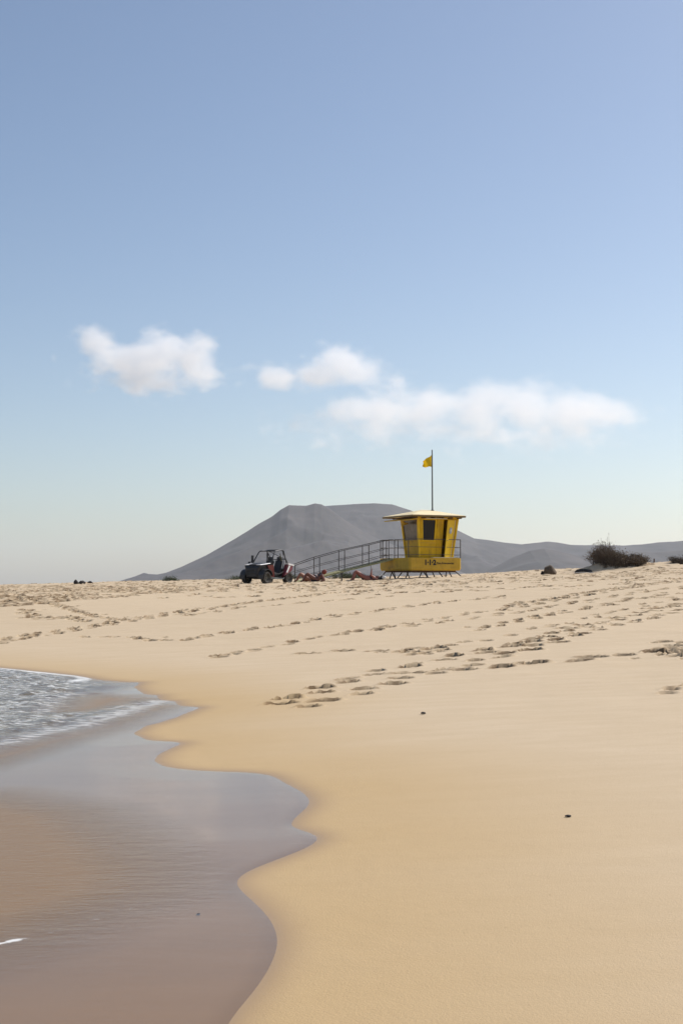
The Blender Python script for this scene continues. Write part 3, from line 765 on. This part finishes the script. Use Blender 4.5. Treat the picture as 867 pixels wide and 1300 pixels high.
for k in range(26):
    x = .2+k*.225; mb.box(Lc(-x, (RB0+RB1)/2, rz_(x)+.012), (.04, RB1-RB0-.1, .018))
mb.build('tread', WOOD, ramp)
for b_, off in ((RB0+.03, 0), (RB1-.03, 0)):
    xs_ = [0, .3, 1.62, 3.2, 4.8, 6.35] if b_ < 2 else [0, .25, 1.6, 3.15, 4.75, 6.3]
    zs = [DT, DT-.03] + [max(rz_(min(x, RLEN)), 0) for x in xs_[2:]]
    hts = [RH, RH+.02, 1.13, 1.17, 1.12, .92]
    for fr_, rad in ((1.0, .022), (.56, .015), (.14, .015)):
        if fr_ == .14: pts = [Lc(-x, b_, z+.22) for x, z, h in zip(xs_, zs, hts)]
        else: pts = [Lc(-x, b_, z+h*fr_) for x, z, h in zip(xs_, zs, hts)]
        MB().tube(pts, rad, 6).build('handrail', STEEL, ramp)
    for x, z, h in list(zip(xs_, zs, hts))[1:]:
        MB().tube([Lc(-x, b_, (z if x < RLEN else gl_z(-x, b_))-.08), Lc(-x, b_, z+h)], .026, 8).build('handrail_post', STEEL, ramp)
for x, r_ in ((3.35, .04), (1.45, .014)):
    MB().tube([Lc(-x, RB0+.1, rz_(x)-.05), Lc(-x, RB0+.1, gl_z(-x, RB0)-.1)], r_, 8).build('ramp_support', STEEL, ramp)
# lettering on the deck front
def lettering(txt, size, a, z, name, ex=0.0, sp=1.0):
    cu = bpy.data.curves.new('lettering', 'FONT'); cu.body = txt; cu.size = size; cu.extrude = .004; cu.offset = ex; cu.space_character = sp
    tmp = bpy.data.objects.new('tmp', cu); COL.objects.link(tmp)
    me = bpy.data.meshes.new_from_object(tmp.evaluated_get(bpy.context.evaluated_depsgraph_get()))
    bpy.data.objects.remove(tmp)
    me.materials.clear(); me.materials.append(BLACKT)
    o = bpy.data.objects.new(name, me); COL.objects.link(o); o.parent = deck
    o.location = Lc(a, -.006, z); o.rotation_euler = (math.pi/2, 0, 0)
    return o
lettering('1\u00b71\u00b72', .40, .96, 2.73, 'number_lettering', .022, .98)
lettering('Para Emergencias', .165, 1.80, 2.775, 'text_lettering', .003)

# flag (hangs from the pole)
fp = tower.matrix_basis @ Lc(2.19, 1.1, 0); fx, fy = (Matrix.Translation(tower.location) @ Matrix.Rotation(TH, 4, 'Z') @ Lc(2.19, 1.1, 0).to_4d()).xy
nu, nv = 14, 12; V = []; Fc = []
ztop = at(551, 577.5, fy).z; zbot = at(551, 593, fy).z
for i in range(nu+1):
    u = i/nu
    zt = ztop-.36*u**.9-.02*math.sin(u*9); zb = zbot+.03*math.sin(u*7)+.02*u
    for j in range(nv+1):
        v_ = j/nv
        z = zt+(zb-zt)*v_
        x = -.50*u-.03*math.sin(v_*5+u*3)*u; y = .10*math.sin(u*7+v_*2.5)*(.25+u)
        V.append((x-.035, y, z-zbot))
for i in range(nu):
    for j in range(nv):
        a = i*(nv+1)+j; Fc.append((a, a+1, a+nv+2, a+nv+1))
mb = MB(); mb.add(V, Fc); flag = mb.build('flag', FLAGM, None, smooth=True); flag.location = (fx, fy, zbot)
mo = flag.modifiers.new('thick', 'SOLIDIFY'); mo.thickness = .006
tag(flag, 'small yellow warning flag blowing left from the pole on the hut roof', 'flag')
fnt = FLAGM.node_tree; pb_ = fnt.nodes['Principled BSDF']
trn = fnt.nodes.new('ShaderNodeBsdfTranslucent'); trn.inputs[0].default_value = (.85, .66, .01, 1)
ms = fnt.nodes.new('ShaderNodeMixShader'); ms.inputs[0].default_value = .45
fo_ = [x for x in fnt.nodes if x.type == 'OUTPUT_MATERIAL'][0]
fnt.links.new(pb_.outputs[0], ms.inputs[1]); fnt.links.new(trn.outputs[0], ms.inputs[2]); fnt.links.new(ms.outputs[0], fo_.inputs[0])

# ------------------------------------------------------------------ off-road buggy
BK = mat('black_plastic', (.018, .018, .020), .5, .25, 6)
TY = mat('dusty_tyre_rubber', (.022, .021, .020), .85, .35, 7, col2=(.06, .052, .042), bump=.3)
RM = mat('grey_rim', (.12, .115, .10), .45, .2, 6, metal=.4)
RED = mat('red_body_paint', (.15, .008, .011), .4, .15, 4, coat=.4)
CAGE = mat('black_cage_tube', (.02, .02, .022), .4, .2, 5)
SEATM = mat('black_seat_vinyl', (.02, .02, .022), .6, .2, 6)
GRM = mat('grey_skid_metal', (.10, .11, .11), .5, .3, 5, metal=.3)
bx_, by_ = at(339.5, 740, 76.5).x, 76.5
bug = empty('off_road_buggy', (bx_, by_, hz(bx_, by_)-.01), 0, 'open black, red and white off-road buggy parked left of the ramp', 'buggy')
bug.rotation_euler = (0, 0, R(-90-35) + 0)      # local +x is forward
bug.scale = (.97, .97, .97)
WR = .33
for (wx_, wy_) in ((.98, .66), (.98, -.66), (-.95, .68), (-.95, -.68)):
    M_ = Matrix.Rotation(math.pi/2, 3, 'X')
    wh = empty('wheel', (wx_, wy_, WR-.015)); wh.parent = bug
    prof = [(.19, -.10), (.24, -.135), (.30, -.135), (WR, -.09), (WR+.005, 0), (WR, .09), (.30, .135), (.24, .135), (.19, .10)]
    mb = MB().lathe(prof, 28, (0, 0, 0), M_)
    for k in range(22):
        a = 2*math.pi*k/22; Mk = Matrix.Rotation(-a, 3, 'Y')
        mb.box(Mk @ Vector((WR+.006, (.05 if k % 2 else -.05), 0)), (.03, .12, .045), Mk)
    mb.build('tyre', TY, wh)
    mb = MB().lathe([(.0, -.06), (.06, -.06), (.07, -.03), (.17, -.03), (.195, -.1), (.195, .1), (.17, .03), (.07, .03), (.06, .06), (0, .06)], 20, (0, 0, 0), M_)
    for k in range(6):
        a = 2*math.pi*k/6; Mk = Matrix.Rotation(a, 3, 'Y'); mb.box(Mk @ Vector((.115, 0, 0)), (.13, .10, .03), Mk)
    mb.build('rim', RM, wh, smooth=False)
def hx(mb, sec):
    """loft of rectangular sections (x, halfwidth, z0, z1)"""
    base = len(mb.v)
    for (x, hw0, hw1, z0_, z1_) in sec: mb.v += [(x, -hw0, z0_), (x, hw0, z0_), (x, hw1, z1_), (x, -hw1, z1_)]
    for i in range(len(sec)-1):
        for k in range(4):
            a = base+i*4+k; b2 = base+i*4+(k+1) % 4; mb.f.append((a, b2, b2+4, a+4))
    mb.f.append((base, base+1, base+2, base+3)); e = base+(len(sec)-1)*4; mb.f.append((e+3, e+2, e+1, e))
    return mb
hx(MB(), [(1.38, .34, .42, .38, .84), (1.30, .42, .56, .30, 1.0), (.95, .42, .62, .30, 1.04), (.48, .55, .66, .28, 1.10), (.42, .55, .66, .28, 1.0)]).build('body', BK, bug, bevel=.02)
hx(MB(), [(.5, .6, .6, .24, .36), (-.75, .6, .6, .24, .36)]).build('floor_pan', GRM, bug, bevel=.01)
hx(MB(), [(-.52, .45, .55, .36, .80), (-1.30, .45, .55, .42, .88)]).build('rear_bed', BK, bug, bevel=.02)
# hood top panel, white with a dark centre
hx(MB(), [(1.31, .56, .54, 1.005, 1.028), (.95, .62, .60, 1.045, 1.068), (.52, .66, .64, 1.105, 1.125)]).build('hood', WHITE, bug, bevel=.006)
hx(MB(), [(1.325, .24, .24, 1.0, 1.04), (.95, .36, .36, 1.07, 1.08), (.54, .46, .46, 1.127, 1.14)]).build('hood_vent', BK, bug)
for s in (-1, 1):
    # front mudguards (red/black)
    mb = MB(); pts = []
    for k in range(9):
        a = R(-10+k*22); pts.append((.98+.44*math.cos(a), .34+.44*math.sin(a)))
    for (x, z) in pts: mb.v += [(x, s*.46, z), (x, s*.82, z-.02), (x, s*.82, z+.015), (x, s*.46, z+.035)]
    for k in range(8):
        for q in range(4): mb.f.append((k*4+q, k*4+(q+1) % 4, k*4+4+(q+1) % 4, k*4+4+q))
    mb.f += [(0, 1, 2, 3), (35, 34, 33, 32)]
    mb.build('mudguard', BK, bug)
    mb = MB(); mb.hexa([(.52, s*.62, .38), (.30, s*.70, .34), (.42, s*.72, 1.02), (.86, s*.66, 1.0)], [(.52, s*.66, .38), (.30, s*.745, .34), (.42, s*.765, 1.02), (.86, s*.70, 1.0)])
    mb.build('side_panel', RED, bug, bevel=.006)
    mb = MB(); mb.hexa([(-.50, s*.56, .36), (-1.28, s*.56, .50), (-1.36, s*.60, .98), (-.78, s*.60, 1.06)], [(-.50, s*.80, .40), (-1.18, s*.84, .78), (-1.32, s*.80, 1.0), (-.80, s*.78, 1.08)])
    mb.build('rear_fender', RED, bug, bevel=.02)
    MB().hexa([(-.86, s*.62, 1.03), (-1.36, s*.62, .98), (-1.36, s*.83, .98), (-.88, s*.83, 1.03)], [(-.80, s*.62, 1.13), (-1.40, s*.62, 1.06), (-1.38, s*.83, 1.06), (-.84, s*.82, 1.13)]).build('fender_top', WHITE, bug)
    MB().hexa([(-.60, s*.845, .62), (-.72, s*.845, .60), (-.98, s*.845, .98), (-.84, s*.845, 1.0)], [(-.60, s*.865, .62), (-.72, s*.865, .60), (-.98, s*.865, .98), (-.84, s*.865, 1.0)]).build('fender_stripe', WHITE, bug)
    hl = MB().blob((1.31, s*.38, .80), (.05, .11, .055)).build('headlight', mat('headlight_lens', (.35, .35, .36), .1, .1, 4), bug, smooth=True)
    MB().box((.55, s*.83, 1.16), (.05, .16, .11)).build('side_mirror', BK, bug, bevel=.012)
    MB().tube([(.55, s*.66, 1.05), (.55, s*.80, 1.14)], .012, 6).build('mirror_arm', BK, bug)
    # seats
    st_ = MB().box((-.22, s*.30, .50), (.48, .44, .16)).build('seat', SEATM, bug, bevel=.04)
    mb = hx(MB(), [(0, .22, .22, 0, 0)]*2) if False else MB().hexa([(-.50, s*.30-.25, .52), (-.38, s*.30-.25, .52), (-.38, s*.30+.25, .52), (-.50, s*.30+.25, .52)], [(-.72, s*.30-.23, 1.28), (-.62, s*.30-.23, 1.28), (-.62, s*.30+.23, 1.28), (-.72, s*.30+.23, 1.28)])
    mb.build('backrest', SEATM, st_, bevel=.03)
    MB().box((-.71, s*.30, 1.38), (.11, .30, .20)).build('headrest', SEATM, st_, bevel=.03)
    # side net / nerf bar
    MB().tube([(.50, s*.74, .30), (.30, s*.78, .27), (-.45, s*.78, .27), (-.58, s*.74, .34)], .024, 8).build('nerf_bar', GRM, bug)
    MB().tube([(.34, s*.73, .62), (-.05, s*.76, .52), (-.5, s*.74, .66)], .02, 8).build('door_bar', CAGE, bug)
    # suspension
    MB().tube([(.98, s*.25, .36), (.98, s*.6, .34)], .022, 6).tube([(.86, s*.25, .46), (.96, s*.58, .42)], .02, 6).tube([(.95, s*.50, .38), (.85, s*.36, .85)], .04, 8).build('front_suspension', GRM, bug)
    MB().tube([(-.95, s*.25, .36), (-.95, s*.6, .34)], .024, 6).tube([(-.95, s*.50, .38), (-.85, s*.40, .85)], .04, 8).build('rear_suspension', GRM, bug)
mb = MB()
for s in (-1, 1):
    mb.tube([(.52, s*.64, 1.08), (.30, s*.60, 1.40), (.06, s*.55, 1.74), (-.03, s*.54, 1.80), (-.62, s*.54, 1.86), (-.74, s*.56, 1.80), (-.86, s*.62, 1.30), (-.92, s*.64, .95)], .033, 8)
    mb.tube([(-.62, s*.54, 1.86), (-1.22, s*.50, 1.10)], .022, 8)
    mb.tube([(-.50, s*.62, .40), (-.70, s*.60, 1.2), (-.68, s*.55, 1.84)], .024, 8)
mb.tube([(-.03, -.54, 1.80), (-.03, .54, 1.80)], .033, 8).tube([(-.66, -.54, 1.86), (-.66, .54, 1.86)], .033, 8).tube([(-.84, -.62, 1.34), (-.84, .62, 1.34)], .022, 8)
mb.tube([(-.66, -.54, 1.86), (-.86, .60, 1.34)], .018, 8)
mb.build('roll_cage', CAGE, bug, smooth=True)
mb = MB()
for k in range(20):
    a = 2*math.pi*k/20; a2 = 2*math.pi*(k+1)/20
    mb.tube([(.18+.05*math.sin(a), .30+.17*math.cos(a), 1.08+.16*math.sin(a)), (.18+.05*math.sin(a2), .30+.17*math.cos(a2), 1.08+.16*math.sin(a2))], .016, 6, caps=False)
mb.tube([(.18, .30, 1.08), (.45, .30, .98)], .022, 6); mb.build('steering_wheel', CAGE, bug)
MB().tube([(1.30, -.38, .42), (1.46, -.36, .50), (1.48, -.30, .74), (1.48, .30, .74), (1.46, .36, .50), (1.30, .38, .42)], .026, 8).tube([(1.46, -.33, .58), (1.46, .33, .58)], .02, 8).build('bumper', CAGE, bug)
MB().box((.42, -.72, 1.36), (.10, .12, .40)).tube([(.42, -.72, 1.0), (.42, -.72, 1.2)], .03).build('rescue_can_holder', BK, bug, bevel=.02)
MB().tube([(-.66, .52, 1.05), (-.60, .46, 1.42), (-.62, .42, 1.66)], [.02, .05, .02], 6).build('seat_harness', mat('olive_webbing', (.10, .09, .045), .8, .2, 6), bug)

# ------------------------------------------------------------------ people
def skinned(name, chains, material, parent=None, sub=2, mirror=False):
    """chains: list of polylines [(x,y,z,r),...] joined where points coincide"""
    pts = []; key = {}; ed = []
    for ch_ in chains:
        prev = None
        for q in ch_:
            k = (round(q[0], 3), round(q[1], 3), round(q[2], 3))
            if k not in key: key[k] = len(pts); pts.append(q)
            if prev is not None and prev != key[k]: ed.append((prev, key[k]))
            prev = key[k]
    me = bpy.data.meshes.new('tmp'); me.from_pydata([q[:3] for q in pts], ed, []); me.update()
    o = bpy.data.objects.new('tmp', me); COL.objects.link(o)
    sk = o.modifiers.new('skin', 'SKIN')
    if not me.skin_vertices:
        bm = bmesh.new(); bm.from_mesh(me); bm.verts.layers.skin.verify(); bm.to_mesh(me); bm.free()
    for i, q in enumerate(pts):
        k_ = 1.5 if q[3] > .03 else 1.0
        me.skin_vertices[0].data[i].radius = (q[3]*k_, (q[4] if len(q) > 4 else q[3])*k_); me.skin_vertices[0].data[i].use_root = (i == 0)
    sd = o.modifiers.new('sub', 'SUBSURF'); sd.levels = sub; sd.render_levels = sub
    dg = bpy.context.evaluated_depsgraph_get(); dg.update()
    rm = bpy.data.meshes.new_from_object(o.evaluated_get(dg)); bpy.data.objects.remove(o)
    rm.materials.clear(); rm.materials.append(material)
    for p in rm.polygons: p.use_smooth = True
    r = bpy.data.objects.new(name, rm); COL.objects.link(r)
    if parent: r.parent = parent
    return r
def person(loc, rz, J, skin, wear, hair, label, top=None, hairr=.115):
    """J: joints dict in local coordinates (x towards the head)"""
    hip, waist, chest, neck, head = [Vector(J[k]) for k in ('hip', 'waist', 'chest', 'neck', 'head')]
    ch_ = [[(*hip, .115), (*waist, .10), (*chest, .125), (*neck, .05), (*(neck.lerp(head, .45)), .06), (*head, .088), (*(head+(head-neck).normalized()*.07), .07)]]
    for s in (-1, 1):
        H_ = hip+Vector((0, s*.09, 0)); K_ = Vector(J['knee'][0 if s < 0 else 1]); A_ = Vector(J['ankle'][0 if s < 0 else 1]); T_o = Vector(J['toe'][0 if s < 0 else 1])
        ch_.append([(*hip, .115), (*H_, .085), (*H_.lerp(K_, .5), .07), (*K_, .053), (*K_.lerp(A_, .35), .052), (*A_, .034), (*T_o, .026)])
        S_ = chest.lerp(neck, .55)+Vector((0, s*.17, 0)); E_ = Vector(J['elbow'][0 if s < 0 else 1]); N_ = Vector(J['hand'][0 if s < 0 else 1])
        ch_.append([(*chest, .125), (*S_, .055), (*S_.lerp(E_, .5), .045), (*E_, .036), (*E_.lerp(N_, .4), .036), (*N_, .024)])
        d = (N_-E_).normalized(); sidev = Vector((0, 1, 0)) if abs(d.y) < .8 else Vector((1, 0, 0))
        pm = N_+d*.07
        ch_.append([(*N_, .024), (*pm, .028, .014)])
        for f_ in (-1.5, -.5, .5, 1.5):
            l_ = .075-.008*abs(f_)
            ch_.append([(*pm, .028, .014), (*(pm+sidev*f_*.018+d*.03), .008), (*(pm+sidev*f_*.021+d*(.03+l_*.5)), .0075), (*(pm+sidev*f_*.022+d*(.02+l_)-Vector((0, 0, .012))), .006)])
        ch_.append([(*N_, .024), (*(N_+sidev*-.035*s+d*.03), .010), (*(N_+sidev*-.055*s+d*.06), .008)])
    up_ = (head-neck).normalized(); fw = Vector(J['face']).normalized()
    ch_.append([(*head, .088), (*(head+fw*.085+up_*-.01), .016), (*(head+fw*.105-up_*.02), .012)])     # nose
    o = skinned('person', ch_, skin); o.scale = (1.08, 1.08, 1.12); o.location = loc; o.rotation_euler = (0, 0, rz)
    tag(o, label, 'person')
    # shorts / swimwear
    c2 = [[(*hip.lerp(waist, .35), .128), (*hip, .128)]]
    for s in (-1, 1):
        H_ = hip+Vector((0, s*.09, 0)); K_ = Vector(J['knee'][0 if s < 0 else 1]); c2.append([(*hip, .128), (*H_, .098), (*H_.lerp(K_, .38), .088)])
    skinned('shorts', c2, wear, o)
    if top: skinned('top', [[(*waist, .112), (*chest, .138), (*chest.lerp(neck, .6), .10)]], top, o)
    rgt = up_.cross(fw).normalized()
    Mx = Matrix((rgt, fw, up_)).transposed()
    MB().blob(head+up_*.035-fw*.022, (hairr*.86, hairr*.98, hairr), Mx, 14, 9, .06).build('hair', hair, o, smooth=True)
    for s in (-1, 1): MB().blob(head+fw*.088+rgt*.032*s+up_*.01, (.012, .007, .008), Mx, 8, 5).build('eye', BLACKT, o)
    for s in (-1, 1): MB().blob(head+rgt*.094*s, (.012, .022, .032), Mx, 8, 5).build('ear', skin, o)
    MB().blob(head+fw*.086-up_*.045, (.024, .008, .007), Mx, 8, 5).build('mouth', mat('lips', (.25, .07, .06), .5), o)
    return o
SK1 = mat('tanned_skin', (.34, .15, .085), .5, .1, 8); SK2 = mat('deep_tanned_skin', (.17, .06, .038), .5, .12, 8); SK3 = mat('ruddy_skin', (.30, .10, .065), .5, .12, 8)
NAVY = mat('navy_swimwear', (.02, .022, .035), .8); GREYC = mat('charcoal_cotton', (.045, .04, .04), .85); REDC = mat('dark_red_swimwear', (.22, .03, .03), .8)
REDH = mat('reddish_brown_hair', (.20, .035, .022), .7, .25, 20, bump=.4); DKH = mat('dark_hair', (.018, .012, .010), .7, .2, 20, bump=.4)
def gpos(px, Y): x = at(px, 740, Y).x; return (x, Y, hz(x, Y)+.01)
# 1: knees nearest the buggy, lying behind the second one
person(gpos(391, 79.6), R(3), dict(hip=(0, 0, .12), waist=(.2, 0, .13), chest=(.38, 0, .20), neck=(.50, 0, .28), head=(.60, 0, .36), face=(-.45, 0, .9),
   knee=[(-.40, -.10, .40), (-.38, .14, .43)], ankle=[(-.60, -.11, .06), (-.58, .15, .06)], toe=[(-.73, -.12, .03), (-.72, .16, .03)],
   elbow=[(.42, -.30, .05), (.42, .30, .05)], hand=[(.20, -.32, .04), (.20, .32, .04)]), SK1, REDC, DKH, 'sunbather lying with light bent knees, nearest the buggy', top=REDC)
# 2: reclining on the elbows, reddish hair
person(gpos(400.5, 78.6), R(-2), dict(hip=(0, 0, .12), waist=(.16, 0, .17), chest=(.30, 0, .27), neck=(.37, 0, .37), head=(.41, 0, .46), face=(-.95, -.1, .2),
   knee=[(-.42, -.12, .42), (-.46, .12, .40)], ankle=[(-.60, -.12, .05), (-.66, .12, .05)], toe=[(-.74, -.13, .03), (-.80, .13, .03)],
   elbow=[(.46, -.26, .06), (.46, .26, .06)], hand=[(.24, -.28, .04), (.24, .28, .04)]), SK2, NAVY, REDH, 'reddish haired person in dark top propped on both elbows, knees bent', top=GREYC, hairr=.135)
# 3: beyond the ramp foot, lying back, arm raised
person(gpos(463, 79.0), R(2), dict(hip=(0, 0, .12), waist=(.2, 0, .12), chest=(.40, 0, .13), neck=(.56, 0, .12), head=(.67, 0, .13), face=(-.1, 0, 1),
   knee=[(-.47, -.09, .47), (-.50, .10, .45)], ankle=[(-.57, -.10, .06), (-.62, .11, .06)], toe=[(-.70, -.10, .03), (-.76, .11, .03)],
   elbow=[(.30, -.22, .26), (.5, .30, .05)], hand=[(.34, -.18, .46), (.30, .34, .04)]), SK3, NAVY, DKH, 'sunbather on their back under the ramp with one arm raised', top=NAVY)

# ------------------------------------------------------------------ bags, stones and other small things
def rockish(name, px, Y, size, material, label, cat, seed, dz=0.0, group=None, tilt=0):
    x = at(px, 740, Y).x; z = hz(x, Y); r_ = random.Random(seed)
    bm = bmesh.new(); bmesh.ops.create_icosphere(bm, subdivisions=3, radius=1)
    for v in bm.verts:
        p = v.co.copy(); k = 1+.25*float(fbm(np.array([p.x*1.3+seed]), np.array([p.y*1.3+p.z*1.7+seed]), 3)[0])*2
        p *= k; p.z = max(p.z, -.35); v.co = Vector((p.x*size[0], p.y*size[1], p.z*size[2]))
    me = bpy.data.meshes.new(name); bm.to_mesh(me); bm.free(); me.materials.append(material)
    for q in me.polygons: q.use_smooth = True
    o = bpy.data.objects.new(name, me); COL.objects.link(o); o.location = (x, Y, z+size[2]*.25+dz); o.rotation_euler = (0, tilt, seed)
    return tag(o, label, cat, group)
STONE = mat('brown_stone', (.12, .085, .055), .9, .35, 9, bump=.5); DSTONE = mat('dark_stone', (.03, .024, .022), .9, .3, 9, bump=.5)
BLKC = mat('black_cloth', (.012, .012, .014), .9, .2, 8, bump=.2); WHC = mat('white_cloth', (.65, .63, .60), .8, .1, 9)
rockish('boulder', 697.5, 82, (.36, .30, .36), STONE, 'squat brown rock on the sand between tower and shrub', 'rock', 3.3, .05)
rockish('stone', 688, 82, (.09, .09, .17), DSTONE, 'small upright dark stone just left of the brown rock', 'stone', 5.1)
rockish('dark_rock', 97, 88, (.15, .15, .20), DSTONE, 'leftmost of three dark rocks on the far left skyline', 'rock', 1.2, 0, 'dark rocks on the left skyline')
rockish('dark_rock', 104.5, 88, (.24, .2, .17), DSTONE, 'widest and middle of three dark rocks on the far left skyline', 'rock', 7.7, 0, 'dark rocks on the left skyline')
rockish('dark_rock', 114.5, 89, (.18, .15, .12), DSTONE, 'flattest and rightmost of three dark rocks on the far left skyline', 'rock', 9.1, 0, 'dark rocks on the left skyline')
# black bundle on a white towel
x = at(740, 740, 81).x; z = hz(x, 81)
bun = empty('beach_bundle', (x, 81, z), 0, 'low black arched bag lying on a white towel left of the big shrub', 'bag')
M_ = None
pts = [(-.46, 0, .03), (-.34, 0, .11), (-.15, 0, .15), (.08, 0, .16), (.28, 0, .13), (.44, 0, .10), (.48, 0, .04)]
MB().tube(pts, [.05, .085, .10, .10, .10, .085, .05], 10).build('bag', BLKC, bun, smooth=True)
MB().box((.05, -.06, .02), (1.0, .55, .035)).build('towel', WHC, bun, bevel=.012)
x = at(485, 740, 78.8).x; z = hz(x, 78.8)
bag = empty('beach_bag', (x, 78.8, z), 0, 'black and white beach bag slumped at the deck\'s left strut leg', 'beach bag')
mb = MB().hexa([(-.16, -.12, .0), (.14, -.12, 0), (.14, .12, 0), (-.16, .12, 0)], [(-.07, -.05, .24), (.05, -.05, .20), (.05, .05, .20), (-.07, .05, .24)]); mb.build('bag_body', BLKC, bag, bevel=.03)
MB().blob((.10, -.05, .13), (.13, .10, .09), None, 12, 8, .15).build('white_cover', WHC, bag, smooth=True)
MB().tube([(-.1, 0, .22), (-.05, 0, .31), (.03, 0, .28), (.05, 0, .2)], .018, 6).build('strap', WHC, bag)
x = at(476, 740, 78.9).x
sd_ = MB().tube([(-.16, 0, .05), (0, 0, .06), (.15, 0, .05)], [.05, .07, .05], 10).build('rolled_towel', mat('brown_towel', (.14, .06, .045), .9, .2, 12), None, smooth=True)
sd_.location = (x, 78.3, hz(x, 78.3)); tag(sd_, 'short rolled brown towel between the lying sunbather and the bag', 'towel')
for (px, py, r_, lab) in ((721, 1038, .013, 'small dark pebble alone on smooth sand at lower right'), (537, 907, .022, 'tiny brown pebble below the footprint trail'), (252, 1162, .008, 'speck of dark shell on the wet sand near the bottom')):
    gx, gy = ground(px, py); o = rockish('pebble', 433, 10, (r_*1.4, r_, r_*.7), DSTONE, lab, 'pebble', px*.1); o.location = (gx, gy, hz(gx, gy)+r_*.5)

# ------------------------------------------------------------------ shrubs
LEAF = mat('grey_green_leaves', (.10, .066, .040), .85, .4, 1.5, col2=(.20, .145, .09)); TWIG = mat('dry_twigs', (.085, .058, .040), .9, .3, 5)
LEAFG = mat('green_leaves', (.055, .075, .022), .8, .35, 3)
def shrub(px, Y, w_, h_, label, seed, leaf=LEAF, nst=150, lean=.1, spikes=(), z_off=0, lsz=.035, nleaf=34):
    r_ = random.Random(seed); x = at(px, 740, Y).x
    root = empty('shrub', (x, Y, hz(x, Y)+z_off), 0, label, 'shrub')
    tw = MB(); lf = MB()
    for k in range(nst):
        a = r_.uniform(0, 2*math.pi); rr = math.sqrt(r_.random())
        bx0 = math.cos(a)*rr*w_*.42; by0 = math.sin(a)*rr*w_*.26
        env = max(.25, 1-abs(bx0/(w_*.5)+.12)**1.6)*r_.uniform(.5, 1.05)
        hh = h_*env*(.8+.35*math.sin(bx0*4.1/w_*2+seed))
        tx = bx0*1.22+r_.gauss(0, .12)+lean*w_*.3*(bx0/w_); ty = by0*1.3+r_.gauss(0, .1)
        zb_ = hz(x+bx0, Y+by0)-hz(x, Y)-.03
        p0 = Vector((bx0, by0, zb_)); p2 = Vector((tx, ty, zb_+hh)); p1 = p0.lerp(p2, .5)+Vector((r_.gauss(0, .07), r_.gauss(0, .07), hh*.08))
        tw.tube([p0, p1, p2], [.014, .009, .004], 4, caps=False)
        for q in range(nleaf):
            t = r_.uniform(.12, 1.0); c = (p0.lerp(p1, t*2) if t < .5 else p1.lerp(p2, t*2-1))
            sp = .05+.07*min(1, env)
            c = c+Vector((r_.gauss(0, sp), r_.gauss(0, sp), r_.gauss(0, sp*.8)))
            d = Vector((r_.gauss(0, 1), r_.gauss(0, 1), r_.gauss(0, .8)+.5)).normalized(); s_ = d.cross(Vector((r_.gauss(0, 1), r_.gauss(0, 1), r_.gauss(0, 1)))).normalized()
            l_ = lsz*r_.uniform(.6, 1.4); lf.add([c, c+d*l_+s_*l_*.4, c+d*l_*2, c+d*l_-s_*l_*.4], [(0, 1, 2, 3)])
    for (sx, hh) in spikes:
        p0 = Vector((sx, 0, h_*.5)); p2 = Vector((sx+r_.uniform(-.03, .03), 0, hh)); tw.tube([p0, p2], [.008, .004], 4)
        for q in range(7):
            c = p0.lerp(p2, r_.uniform(.6, 1)); lf.blob(c, (.012, .012, .02), None, 5, 4)
    tw.build('branches', TWIG, root); lf.build('foliage', leaf, root); return root
shrub(784, 82.6, 3.4, 1.42, 'big dark brown shrub spreading over the sand mound at right', 4, lsz=.042, nst=400, spikes=((-.62, 1.55), (-.95, 1.45), (-.50, 1.75)))
shrub(780, 82.0, 1.5, .55, 'small bush hanging on the front of the sand mound, below the big shrub', 14, nst=80, z_off=-.03)
shrub(865, 83.0, 1.5, .55, 'rounded brown bush cut by the right photo edge', 24, nst=90)
shrub(218, 96, 1.1, .30, 'low green bush alone on the skyline, left of the buggy', 34, leaf=LEAFG, nst=40)
shrub(302, 93, 1.5, .26, 'low scrubby growth on the skyline just left of the buggy', 44, leaf=LEAFG, nst=45)
shrub(446, 90, 3.4, .42, 'wide low scrub seen under the ramp behind the sunbathers', 54, leaf=LEAFG, nst=130)
shrub(372, 92, 1.4, .24, 'faint low scrub behind the buggy\'s rear wheel', 64, leaf=LEAFG, nst=40)
pgx = at(830, 740, 84).x
pg = MB().tube([(0, 0, -.1), (.01, 0, .24)], [.045, .04], 8).build('wooden_peg', WOOD, None); pg.location = (pgx, 84, hz(pgx, 84)); tag(pg, 'short dark peg in the sand right of the big shrub', 'peg')
